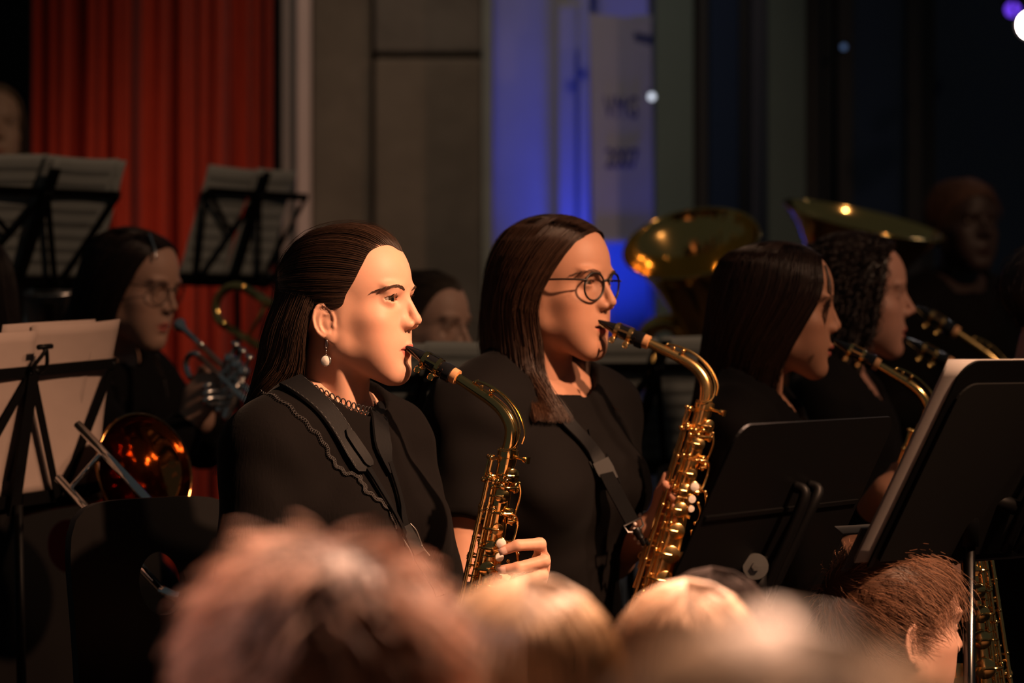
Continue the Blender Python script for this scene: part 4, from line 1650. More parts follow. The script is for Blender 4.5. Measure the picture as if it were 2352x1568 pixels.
# ---- second saxophonist, with glasses
def person_two():
    skin = (0.47, 0.235, 0.15)
    p = Person("young woman with glasses and long dark brown hair playing a gold saxophone", at(1273, 645, 4.80), 60, 2)
    nb = (-3.0, 0, -17.5)
    sh = [p.w(nb)]
    B = frame(43, 3)
    k = .95
    H = sh[0] - B @ np.array([-.012, 0, .51]) * k
    T = lambda x, y, z: H + B @ np.array([x, y, z]) * k
    q = dict(neck=nb, mouth=-7.2, gape=.14, lid=(.28, .40), neckr=4.5, ear=False, moles=[(3.6, -5.7, -5.0, .09)],
             shoulders=[p.l(T(-.01, -.10, .470)), p.l(T(-.01, .10, .470))])
    p.head(q, .23, skin, zmin=-21, gaze=(1, 0, -.25), brow=(-.15, .26, 150), browcol=(.022, .012, .008))
    ER, WR = at(1045, 1390, 4.66), at(1180, 1480, 4.50)
    EL, WL = at(1402, 1275, 4.93), at(1494, 1216, 4.745)
    hand = [[at(1516, 1172, 4.76), at(1532, 1150, 4.74), at(1540, 1130, 4.715), at(1528, 1112, 4.70)],
            [at(1518, 1180, 4.76), at(1540, 1162, 4.74), at(1552, 1150, 4.71), at(1545, 1140, 4.695)],
            [at(1520, 1190, 4.76), at(1545, 1178, 4.74), at(1556, 1172, 4.71), at(1550, 1166, 4.695)],
            [at(1518, 1202, 4.76), at(1542, 1196, 4.74), at(1552, 1194, 4.715), at(1546, 1190, 4.70)],
            [at(1507, 1178, 4.73), at(1517, 1130, 4.72), at(1532, 1092, 4.715)]]
    body(p, nb, 43, 3, .95, q, ER, WR, EL, WL, h=.0062, sleeve=.50, bust=.012, folds=.0016, skin=skin, name="t_shirt", hands=[None, hand],
         collar=(p.w((-2.4, 0, -17.0)), nrm(p.R @ np.array([.30, 0, 1.0])), .088), hh=.004, armr=(.046, .038, .024), ease=.012)
    p.finish()
    L = [(6.0, 5.9, -9.8, 6.6, -0.6), (2.4, 4.3, -11.0, 8.1, -1.0), (-2.0, 2.1, -11.5, 8.5, -1.2), (-6.0, 1.6, -11.8, 8.3, -1.3), (-10.4, 2.4, -12.0, 7.6, -1.4),
         (-15.0, 3.0, -10.5, 8.4, -1.0), (-19.0, 4.6, -7.5, 9.4, 0.0), (-22.5, 5.4, -4.5, 9.6, 1.0), (-24.5, 4.4, -3.5, 9.0, 1.0)]
    GR = curtain(q, L, 40, 138, 9, .45, -1)
    L2 = [(a, b - (.8 if a > 0 else 0), c, d, e) for a, b, c, d, e in L]
    GL = curtain(q, L2, 40, 138, 8, .45, 1)
    GR, GL = push_out(p, GR, .8, 22), push_out(p, GL, .8, 22)
    hm = hair_mat("dark_brown_hair", .42, .32)
    col = (.028, .0135, .008)
    c = (-1, 0, -4)
    p.hair([dict(G=GR, N=1700, M=16, rad=.040, tmax=.80, thick=.55, spread=.34, wave=.16, clump=7, trim=.12, center=c, nu=50, nv=40, inner=.4),
            dict(G=GL, N=450, M=15, rad=.055, tmax=.82, thick=.55, spread=.35, wave=.16, clump=7, trim=.15, center=c, nu=40, nv=36, inner=.4),
            dict(G=GR, N=90, M=22, rad=.018, thick=1.0, spread=.9, wave=.4, trim=.2, center=c, base=False)], col, hm, var=.45, tip=(.105, .047, .024), seed=5)
    glasses(p, q)
    # bracelet of pale beads
    b = MB()
    ax = nrm(WL - EL)
    e1 = nrm(np.cross(ax, [0, 0, 1]))
    e2 = np.cross(ax, e1)
    for i in range(20):
        t = 2 * math.pi * i / 20
        b.ball(WL + ax * .004 + (e1 * math.cos(t) + e2 * math.sin(t)) * .028, .0033, 6)
        b.ball(WL - ax * .004 + (e1 * math.cos(t + .15) + e2 * math.sin(t + .15)) * .029, .0030, 6)
    p.mb(b, "bracelet", mat("bead_pearl", (.8, .68, .62), rough=.25))
    return p


P2 = person_two()
saxophone(at(1373, 741, 4.748), 76, 6.5, 1.0, "bright gold saxophone played by the woman with glasses", GOLD_WARM, lean=.40)


def strap_two():
    p = P2
    rt = root("neck_strap", tuple(at(1493, 1258, 4.70)), "black webbing saxophone strap with hook on the woman with glasses", "strap")
    Pn, N = smooth_path(p, [(1278, 940), (1300, 975), (1335, 1012), (1362, 1045), (1380, 1072)], 18, .008, 4.74)
    b = Loc()
    b.add(*ribbon(Pn, N, .026, .004))
    b.place(rt, "neck_pad", LEATHER)
    Y = 4.70
    A = np.array([Pn[-1], at(1405, 1112, Y), at(1430, 1158, Y), at(1452, 1198, Y)])
    A = spline(A, 14)
    nn = np.tile(nrm([.25, -1, .25]), (14, 1))
    b = Loc()
    b.add(*ribbon(A, nn, .024, .003))
    b.place(rt, "webbing", WEB)
    b = Loc()
    b.tube([at(1352, 985, 4.73), at(1362, 1030, 4.725), at(1374, 1066, 4.715)], .0014, 6)
    b.place(rt, "cord", WEB)
    d = nrm(A[-1] - A[0])
    s = nrm(np.cross(d, nn[0]))
    c = A[1]
    b = Loc()
    b.add(*ribbon([c - d * .016, c, c + d * .02], nn[:3], [.030, .032, .028], .008))
    for sd in (-1, 1):
        b.tube([c - d * .022 + s * sd * .016, c + d * .030 + s * sd * .013], .0016, 6)
    b.place(rt, "buckle", mat("black_plastic"))
    c = A[-1]
    b = Loc()
    b.tube([c - s * .016, c + s * .016, c + s * .014 + d * .012, c + d * .018, c - s * .014 + d * .012], .0020, 7, closed=True)
    b.place(rt, "swivel_ring", CHROME_DARK)
    b = Loc()
    h = at(1490, 1252, 4.70)
    b.lathe([(.012, .007), (.018, .008), (.022, .006), (.03, .006)], c, d, 12)
    b.tube([c + d * .02, c + d * .04, h - d * .01, h], [.0045, .004, .0035, .003], 9)
    b.place(rt, "hook", mat("black_plastic"))


strap_two()


# ---- third saxophonist with straight dark hair
def person_three():
    skin = (0.48, 0.235, 0.145)
    p = Person("woman with straight dark hair hanging over her cheek playing a saxophone at the right", at(1786, 697, 5.10), 88, 4)
    nb = (-3.2, 0, -17.5)
    q = dict(neck=nb, mouth=-7.3, gape=.2, lid=(.15, .35), neckr=4.4, ear=False, nose=.86, lipx=.25)
    p.head(q, .27, skin, zmin=-20, gaze=(1, 0, -.3), brow=(-.1, .2, 90))
    body(p, nb, 75, 4, .93, q, ER=at(1700, 1400, 4.95), WR=at(1990, 1250, 4.95), EL=at(1860, 1350, 5.3), WL=at(2035, 1130, 5.08),
         hands=[None, grip(at(2022, 1135, 5.10), (.8, -.2, .5), (0, 0, 1), (.2, -1, 0))], skin=skin, name="black_dress", sleeve=1.7, collar=(p.w((-2.4, 0, -17.4)), nrm(p.R @ np.array([.4, 0, 1.0])), .085), h=.010)
    p.finish()
    L = [(7.5, 6.4, -9.8, 6.2, -.6), (3.5, 7.0, -11.2, 7.6, -.8), (-0.2, 6.1, -11.6, 8.0, -1.0), (-5.0, 3.4, -12.0, 7.8, -1.2), (-11.0, .9, -12.4, 7.4, -1.4), (-15.5, .4, -12.6, 7.6, -1.5), (-21, .2, -12.8, 8.0, -1.5), (-26, 0, -12.6, 8.2, -1.5)]
    GR = curtain(q, L, 46, 134, 9, .45, -1)
    GL = curtain(q, L, 46, 134, 7, .45, 1)
    GR, GL = push_out(p, GR, .7, 20), push_out(p, GL, .7, 20)
    hm = hair_mat("near_black_hair", .36, .5)
    c = (-1, 0, -4)
    lock = [[(7.6, -2.5, 7.0), (8.6, -3.6, 3.5), (8.4, -4.2, 0), (7.6, -4.6, -4), (6.4, -4.9, -8), (5.6, -5.0, -10)],
            [(7.2, -3.0, 7.0), (8.0, -4.1, 3.5), (7.7, -4.7, 0), (6.9, -5.0, -4), (5.9, -5.2, -8), (5.2, -5.3, -10)]]
    p.hair([dict(G=GR, N=1050, M=13, rad=.052, thick=.5, spread=.25, wave=.06, clump=8, trim=.15, center=c, nu=44, nv=36, inner=.4),
            dict(G=GL, N=220, M=10, rad=.07, thick=.4, spread=.2, center=c, nu=30, nv=30, inner=.4),
            dict(G=lock, N=26, M=14, rad=.03, thick=.25, spread=.2, wave=.08, trim=.3, center=c, base=False)], (.028, .013, .008), hm, var=.4, tip=(.045, .020, .012), seed=8)
    return p


P3 = person_three()
saxophone(at(1912, 784, 5.10), 82, 0, 1.0, "gold saxophone held by the woman with straight dark hair", GOLD, lean=.32)


# ---- curly haired player behind the third saxophonist
def person_four():
    skin = (0.42, 0.22, 0.16)
    p = Person("player with dark curly hair behind the woman with straight hair", at(1968, 672, 5.75), 84, 2)
    nb = (-3.2, 0, -17.5)
    q = dict(neck=nb, mouth=-7.3, gape=.2, lid=(.3, .35), neckr=4.6, ear=False, nose=1.05)
    p.head(q, .37, skin, zmin=-20, brow=(0, .25, 60), lashes=False)
    body(p, nb, 75, 4, .95, q, skin=skin, name="black_shirt", h=.012, collar=(p.w((-2.4, 0, -18.0)), nrm(p.R @ np.array([.5, 0, 1.0])), .09))
    p.finish()
    L = [(6.5, 5.6, -10.2, 7.0, -.6), (2.5, 5.4, -11.4, 8.6, -.8), (-2.0, 4.6, -11.8, 9.0, -1.0), (-7.0, 4.0, -12.0, 9.0, -1.2), (-12.0, 2.0, -12, 8.5, -1.4), (-17.0, 1.0, -11.5, 8.5, -1.5)]
    c = (-1, 0, -4)
    parts = []
    rng = np.random.default_rng(4)
    for side, n in ((-1, 190), (1, 60)):
        G = curtain(q, L, 48, 136, 8, .6, side)
        V, F = sheet_base(G, 36, 30, .5, c)
        parts.append((V, F, np.array([.012, .007, .005])))
        S = sheet_points(G, rng.uniform(0, 7, n), 70)
        T = nrm_rows(np.gradient(S, axis=1).reshape(-1, 3)).reshape(S.shape)
        A = nrm_rows(np.cross(T, [.3, .8, .5]).reshape(-1, 3)).reshape(S.shape)
        Bn = np.cross(T, A)
        out = nrm_rows((S - np.array(c)).reshape(-1, 3)).reshape(S.shape)
        ph = rng.uniform(0, 6.28, (n, 1, 1)) + np.linspace(0, 1, 70)[None, :, None] * rng.uniform(40, 75, (n, 1, 1))
        rr = rng.uniform(.35, .75, (n, 1, 1)) * np.minimum(1, np.linspace(0, 1, 70) * 3)[None, :, None]
        S = S + (A * np.cos(ph) + Bn * np.sin(ph)) * rr + out * rng.uniform(0, 1.3, (n, 1, 1))
        cut = rng.uniform(.55, 1, n)
        R = np.where(np.linspace(0, 1, 70)[None, :] < cut[:, None], .13, .02) * np.ones((n, 70))
        V, F = strand_mesh(S, R)
        k = rng.uniform(.5, 1.5, (n, 1)) * np.ones((1, 210))
        parts.append((V, F, k.reshape(-1, 1) * np.array([.020, .010, .007])))
    V, F, C = join(parts)
    p.obj("hair", V, F, hair_mat("near_black_hair"), colors=C)
    return p


P4 = person_four()


def simple_hair_long(p, q, L, col, N=900, name="straight_hair", a0=42, a1=138, rough=.4, rad=.06, seed=2, tip=None, spread=.25, wave=.1, spec=.4):
    GR = push_out(p, curtain(q, L, a0, a1, 8, .45, -1), .7)
    GL = push_out(p, curtain(q, L, a0, a1, 8, .45, 1), .7)
    c = (-1, 0, -4)
    return p.hair([dict(G=GR, N=N, M=12, rad=rad, thick=.5, spread=spread, wave=wave, clump=7, trim=.15, center=c, nu=36, nv=30, inner=.4),
                   dict(G=GL, N=N, M=12, rad=rad, thick=.5, spread=spread, wave=wave, clump=7, trim=.15, center=c, nu=36, nv=30, inner=.4)], col, hair_mat(name, rough, spec), var=.4, tip=tip, seed=seed)


LONG = [(6.0, 5.5, -9.8, 6.4, -.6), (2.0, 4.6, -11.0, 7.9, -1.0), (-3.0, 3.2, -11.5, 8.2, -1.2), (-8.0, 2.4, -12.0, 7.9, -1.3), (-14.0, 2.0, -12.0, 8.0, -1.4), (-20.0, 2.2, -11.0, 8.6, -1.0), (-27, 3.0, -10.5, 9.0, -1)]


# ---- trumpeter with glasses and a hair clip at the left
def person_five():
    skin = (0.40, 0.235, 0.17)
    p = Person("trumpet player with glasses and a silver clip in long dark hair", at(303, 646, 5.90), 64, 12)
    nb = (-4.0, 0, -17.0)
    q = dict(neck=nb, mouth=-7.2, gape=.12, lid=(.2, .4), neckr=4.4, ear=False)
    p.head(q, .37, skin, zmin=-19.5, gaze=(1, 0, -.3), brow=(-.1, .22, 80), lashes=False)
    WR = at(428, 985, 5.72)
    body(p, nb, 58, 5, .93, q, ER=at(330, 1080, 5.70), WR=WR, EL=at(470, 1010, 6.0), WL=at(462, 965, 5.84), skin=skin, name="black_jumper", h=.012, sleeve=1.8,
         hands=[grip(WR, (.35, -.1, .9), (.8, -.4, .1), (.5, .7, 0), s=.95), grip(at(455, 965, 5.86), (.25, -.5, .85), (-.6, -.6, .4), (.5, -.9, 0), s=.95)])
    p.finish()
    simple_hair_long(p, q, LONG, (.020, .012, .009), 550, "black_hair", seed=21)
    b = MB()
    cp = on_head(np.array([(3.4, -2.6, 9.5), (4.6, -3.3, 8.2), (5.8, -3.8, 6.8), (6.6, -4.2, 5.4)]), q, 1.0, (-.5, 0, 1.5))
    b.tube(p.w(spline(cp, 12)), .0024, 8)
    p.mb(b, "hair_clip", mat("clip_steel", (.55, .53, .5), rough=.25, metal=1))
    glasses(p, q, rim=.11)
    return p


P5 = person_five()


# ---- girl with wire glasses between the first two saxophonists
def person_six():
    skin = (0.37, 0.235, 0.18)
    p = Person("girl with thin wire glasses and tied back hair between the first two saxophonists", at(974, 742, 6.05), 60, 4)
    nb = (-3.2, 0, -17.5)
    q = dict(neck=nb, mouth=-7.2, lid=(.35, .4), neckr=4.3, earz=-3.2, ears=.9)
    p.head(q, .37, skin, zmin=-20, brow=(0, .2, 60), lashes=False)
    body(p, nb, 52, 4, .9, q, skin=skin, name="black_top", h=.013)
    p.finish()
    hl = [(8.5, .6, 7.2), (8.3, -.5, 7.3), (7.0, -2.2, 7.4), (5.4, -4.2, 6.2), (4.4, -5.4, 4.4), (3.4, -6.1, 2.2), (2.2, -6.6, .2), (.6, -7.0, -1.2)]
    en = [(-9.8, .8, 3), (-9.8, 0, 2.5), (-9.7, -.6, 2), (-9.6, -1, 1.5), (-9.5, -1.4, 1), (-9.4, -1.7, .5), (-9.3, -2, 0), (-9, -2.4, -.6)]
    tl = [[(-11.0, y * .6, z - 5), (-11.5, y * .8, z - 12)] for x, y, z in en]
    GA = np.array([skullpath(q, a, b, 8, .02, .5, t) for a, b, t in zip(hl, en, tl)])
    c = (-.6, 0, 2)
    p.hair([dict(G=GA, N=600, M=10, rad=.07, thick=.3, spread=.1, clump=7, center=c, inner=.3), dict(G=GA * [1, -1, 1], N=250, M=10, rad=.06, thick=.3, spread=.1, center=c, inner=.3)],
           (.045, .033, .022), hair_mat("ash_hair", .45, .4), var=.4, seed=17)
    glasses(p, q, rim=.05, wire=True)
    return p


P6 = person_six()


def back_row(label, eye, phi, pitch, skin, hair, floor, lips=None, L=LONG, standing=False, N=500, hname="back_row_hair", ear=False, short=False, seed=3, group=None, hairfn=None):
    p = Person(label, eye, phi, pitch, floor=floor, group=group)
    nb = (-3.2, 0, -17.5)
    q = dict(neck=nb, mouth=-7.3, ear=ear, neckr=4.6)
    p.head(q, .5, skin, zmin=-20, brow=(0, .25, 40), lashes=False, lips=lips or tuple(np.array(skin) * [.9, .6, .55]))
    if standing:
        standing_body(p, nb, phi, skin)
    else:
        body(p, nb, phi, 4, .95, q, skin=skin, name="dark_top", h=.015)
    p.finish()
    if hairfn:
        hairfn(p, q)
    else:
        simple_hair_long(p, q, L, hair, N, hname, rad=.09, seed=seed)
    return p, q


def standing_body(p, nb, phi, skin):
    W0 = p.w(nb)
    B = frame(phi, 0)
    H = W0 - B @ np.array([-.012, 0, .51])
    T = lambda x, y, z: H + B @ np.array([x, y, z])
    SR, SL = T(-.01, -.150, .450), T(-.01, .150, .450)
    seated(p, H, B, 1.0, SR, SL, T(-.02, -.21, .17), T(-.02, .21, .17), T(.1, -.2, -.06), T(.1, .2, -.06), phi, h=.015, skin=skin, name="dark_top", sleeve=1.9, legs=False)
    f, l = B[:, 0], B[:, 1]

    def tr(P):
        d = None
        for s in (-1, 1):
            hp = H + l * s * .09
            kn = hp * [1, 1, 0] + np.array([0, 0, p.floor + .48])
            an = hp * [1, 1, 0] + np.array([0, 0, p.floor + .06])
            c = smin(cap(P, hp, kn, .085, .062), cap(P, kn, an, .06, .055), .03)
            c = smin(c, cap(P, an - [0, 0, .02], an - [0, 0, .02] + f * .15, .045, .04), .02)
            d = c if d is None else smin(d, c, .02)
        return np.maximum(smin(d, ell(P, H, (.17, .17, .13)), .05), p.floor + .002 - P[:, 2])
    lo, hi = bounds([H, H * [1, 1, 0] + np.array([0, 0, p.floor])], .28)
    V, F = net(tr, lo, hi, .016)
    p.obj("trousers", V, F, DARK_CLOTH, world=True)


RISER = FLOOR + 0.20
back_row("fair haired person standing by the curtain at the far left edge", at(-18, 286, 7.6), 18, 0, (.30, .20, .14), (.10, .065, .035), FLOOR, standing=True, N=260, hname="fair_back_hair", seed=31)
back_row("dark haired player cut off by the left edge, under the tall paper stand", at(-98, 660, 5.7), -105, 0, (.35, .22, .16), (.018, .011, .008), FLOOR, N=260, hname="black_hair", seed=32)


def cap_fur(p, q, col, N=900, name="short_hair", L=3.0, zlow=-3.0, seed=5, rad=.07, M=6, rough=.45, front=35, var=.5, wave=.3, dirfn=None, frontx=None, tip=None, off=.1, base=True, lift=.55, clumpy=0.0, spec=.3):
    """short hair: strands rooted all over the scalp, lying back along it"""
    rng = np.random.default_rng(seed)
    n0 = N * 4
    d = nrm_rows(rng.normal(0, 1, (n0, 3)))
    P = on_head(np.array([-.8, 0, 1.5]) + d * 9.5, q, off, (-.8, 0, 1.5))
    hair = (P[:, 2] > zlow + .35 * np.maximum(0, P[:, 0] + 2) * 1.6) & (P[:, 2] > -1 + .9 * (P[:, 0] - 0.5))
    P = P[hair][:N]
    nn = nrm_rows(P - np.array([-.8, 0, 1.5]))
    flow = dirfn(P) if dirfn else nrm_rows(np.stack([-(P[:, 0] + 4) * -.25, P[:, 1] * .6, -np.ones(len(P)) * 6], 1))
    flow = nrm_rows(flow - nn * (flow * nn).sum(1)[:, None])
    flow = nrm_rows(flow + rng.normal(0, wave * .5, flow.shape))
    t = np.linspace(0, 1, M)[None, :, None]
    ln = rng.uniform(.7, 1.2, (len(P), 1, 1)) * L
    S = P[:, None] + flow[:, None] * t * ln + nn[:, None] * (lift * np.sin(t * 2.2) * rng.uniform(.5, 1.3, (len(P), 1, 1))) + np.array([0, 0, -1]) * (t * t * ln * .10)
    S = S + rng.normal(0, wave * .12, S.shape) * t
    if clumpy:
        az = np.arctan2(P[:, 1], P[:, 0] + .8)
        lump = np.maximum(0, np.sin(az * 9 + 1.3 * np.sin(P[:, 2] * .9) + seed) * np.sin(P[:, 2] * 1.1 + 2.2 * np.sin(az * 3) + seed))
        S = S + nn[:, None] * (lump[:, None, None] * clumpy * (.3 + .7 * t))
    # keep strands outside the scalp
    fl = S.reshape(-1, 3)
    dd = head_sdf(fl.astype(np.float32), dict(q, ear=False, shoulders=None))
    low = dd < .15
    fl[low] += nrm_rows(fl[low] - np.array([-.8, 0, 1.5])) * (.15 - dd[low])[:, None]
    S = fl.reshape(S.shape)
    R = rad * np.linspace(1, .35, M)[None, :] * rng.uniform(.7, 1.3, (len(P), 1))
    V, F = strand_mesh(S, R)
    k = rng.uniform(1 - var, 1 + var, (len(P), 1)) * np.ones((1, M * 3))
    C = k.reshape(-1, 1) * np.asarray(col)
    if tip is not None:
        tt = np.tile(np.repeat(np.linspace(0, 1, M), 3), len(P))[:, None]
        C = C * (1 - tt) + np.asarray(tip) * k.reshape(-1, 1) * tt
    parts = [(V, F, C)]
    if base:
        Vb, Fb = net(lambda A: np.maximum(head_sdf(A, dict(q, ear=False, shoulders=None)) - off - .25, np.maximum(zlow + .6 * np.maximum(0, A[:, 0] + 2) - A[:, 2], (-1 + .9 * (A[:, 0] - .5)) - A[:, 2])), (-11.5, -9.2, zlow - 1), (12.8, 9.2, 12.4), .4)
        parts.append((Vb, Fb, np.asarray(col) * .8))
    V, F, C = join(parts)
    return p.obj("hair", V, F, hair_mat(name, rough, spec), colors=C)


back_row("tuba player in dark clothes at the far right behind the big bell", at(2212, 508, 7.35), 25, 0, (.035, .02, .016), (.05, .03, .02), RISER, ear=True, seed=33,  # shade on the face is put into the skin colour, lit crown into the hair
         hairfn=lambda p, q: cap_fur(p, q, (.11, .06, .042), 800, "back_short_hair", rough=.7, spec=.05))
back_row("person with short dark hair and bare neck cut off by the right edge", at(2432, 690, 5.15), 100, 4, (.40, .24, .22), (.03, .02, .02), FLOOR, ear=True, seed=34,
         hairfn=lambda p, q: cap_fur(p, q, (.02, .014, .016), 600, "dark_short_hair", zlow=-5))


# ------------------------------------------------------------------ people of the audience, seen from behind
def audience(label, eye, phi, pitch, skin, hairfn, scale=1.0, h=.34, ear=True, brow=None, neckr=4.8):
    p = Person(label, eye, phi, pitch, scale=scale, floor=0.0)
    nb = (-3.2, 0, -17.5)
    q = dict(neck=nb, mouth=-7.3, ear=ear, neckr=neckr)
    p.head(q, h, skin, zmin=-20, lashes=False, brow=brow, eyes=True)
    W0 = p.w(nb)
    B = frame(phi, 4)
    k = .95 * scale
    H = W0 - B @ np.array([-.012, 0, .51]) * k
    T = lambda x, y, z: H + B @ np.array([x, y, z]) * k
    seated(p, H, B, k, T(-.01, -.150, .450), T(-.01, .150, .450), T(.03, -.20, .19), T(.03, .20, .19), T(.22, -.10, .10), T(.22, .10, .10), phi, h=.015, skin=skin,
           name="jumper", cloth=mat("audience_jumper", (.03, .028, .03), rough=.9), sleeve=1.9)
    p.finish()
    hairfn(p, q)
    return p


def tousled(col, tip, seed):
    def fn(p, q):
        def flow(P):
            a = np.arctan2(P[:, 1], -(P[:, 0] + 1))
            return nrm_rows(np.stack([-.5 + .6 * np.sin(P[:, 1] * .9 + seed), P[:, 1] * .35 + .9 * np.sin(P[:, 0] * .8 + P[:, 2] * .5), -.9 + .3 * np.sin(P[:, 1] * 1.3)], 1))
        cap_fur(p, q, col, 2300, "tousled_hair_%d" % seed, L=4.2, zlow=-8, seed=seed, rad=.10, M=7, wave=.34, dirfn=flow, tip=tip, lift=.55, var=.6, rough=.6, off=.25, clumpy=1.1, spec=.12)
    return fn


def straight(col, tip, name, L=None, N=380, seed=4, rad=.07, rough=.5):
    LV = L or [(6.0, 5.5, -9.8, 6.6, -.6), (2.0, 4.6, -11.0, 8.2, -1.0), (-3.0, 3.2, -11.5, 8.4, -1.2), (-8.0, 2.4, -12.0, 8.0, -1.3), (-14.0, 2.0, -12.5, 8.0, -1.4), (-22, 2.0, -13.0, 8.6, -1.4)]
    return lambda p, q: simple_hair_long(p, q, LV, col, N, name, rad=rad, seed=seed, tip=tip, rough=rough, spread=.3, wave=.2, a0=42, a1=136, spec=.12 if rough < .7 else .03)


# nearest heads: tops show over the lower edge of the picture
audience("blurred head with tousled light brown hair below the first saxophonist", at(742, 1618, 1.98), 186, -6, (.5, .32, .24), tousled((.10, .052, .030), (.52, .28, .18), 3), h=.5)  # lit spots are put into the bright tip colour
audience("blurred blond head between the two front saxophones, below the hand", at(1205, 1625, 2.42), 180, -4, (.5, .32, .24), straight((.36, .235, .13), (.40, .27, .15), "blond_hair", seed=6), h=.5)
audience("fair haired head in front of the saxophone of the woman with glasses", at(1578, 1568, 2.95), 176, -3, (.5, .32, .24), straight((.36, .235, .15), (.42, .29, .18), "fair_hair", N=620, seed=7, rad=.06), scale=.95, h=.5)
audience("very blurred blond head nearest the camera at the lower right", at(1800, 2076, 1.12), 184, -4, (.5, .32, .24), straight((.30, .21, .125), (.33, .235, .14), "pale_blond_hair", N=330, seed=9), h=.55)
audience("dark haired head half hidden behind the fair haired one", at(1636, 1500, 3.35), 176, 0, (.45, .28, .2), straight((.012, .007, .005), None, "matt_dark_hair", N=300, seed=11, rough=.75), scale=.9, h=.5)


def boy_hair(p, q):
    def flow(P):
        return nrm_rows(np.stack([.9 + 0 * P[:, 0], P[:, 1] * .10 + .35 * np.sin(P[:, 0] * .7), -.28 - .08 * P[:, 2] * 0 + .12 * np.sin(P[:, 1] * 1.1)], 1))
    cap_fur(p, q, (.075, .036, .021), 2800, "short_brown_hair", L=4.4, zlow=-5, seed=14, rad=.042, M=7, wave=.34, dirfn=flow, tip=(.30, .15, .09), lift=.65, var=.55, rough=.45, off=.2, spec=.15)  # highlights on the hair are put into the lighter tip colour


audience("boy with short brown hair and bare forehead beside the post of the right stand", at(2052, 1424, 4.12), 112, 4, (.62, .36, .27), boy_hair, scale=.98, h=.30, brow=(0, .25, 120))


# ------------------------------------------------------------------ music stands
PAPER = mat("sheet_paper", (.21, .235, .23), rough=.8, spec=.2, noise=(9, .06, 4), bump=(6, .35, .012))
PAPER_PINK = mat("cream_paper", (.235, .185, .165), rough=.8, spec=.2, noise=(7, .10, 5), bump=(6, .5, .014))
STAND_BLACK = mat("stand_black", (.0018, .0018, .002), rough=.5, spec=.10)
STEEL = mat("steel", (.55, .54, .52), rough=.25, metal=1)


def paper_mesh(w, h, seed, lines=True, curl=.012):
    rng = np.random.default_rng(seed)
    a, b, c = rng.uniform(0, 6, 3)
    nx, ny = 12, 16
    V = []
    for j in range(ny):
        for i in range(nx):
            x, y = i / (nx - 1), j / (ny - 1)
            V.append((x * w, curl * (math.sin(x * 3 + a) * y * .5 + .5 * math.sin(y * 4 + b) * x + (x - .5) ** 2 * y), y * h))
    F = [[j * nx + i, j * nx + i + 1, (j + 1) * nx + i + 1, (j + 1) * nx + i] for j in range(ny - 1) for i in range(nx - 1)]
    return V, F


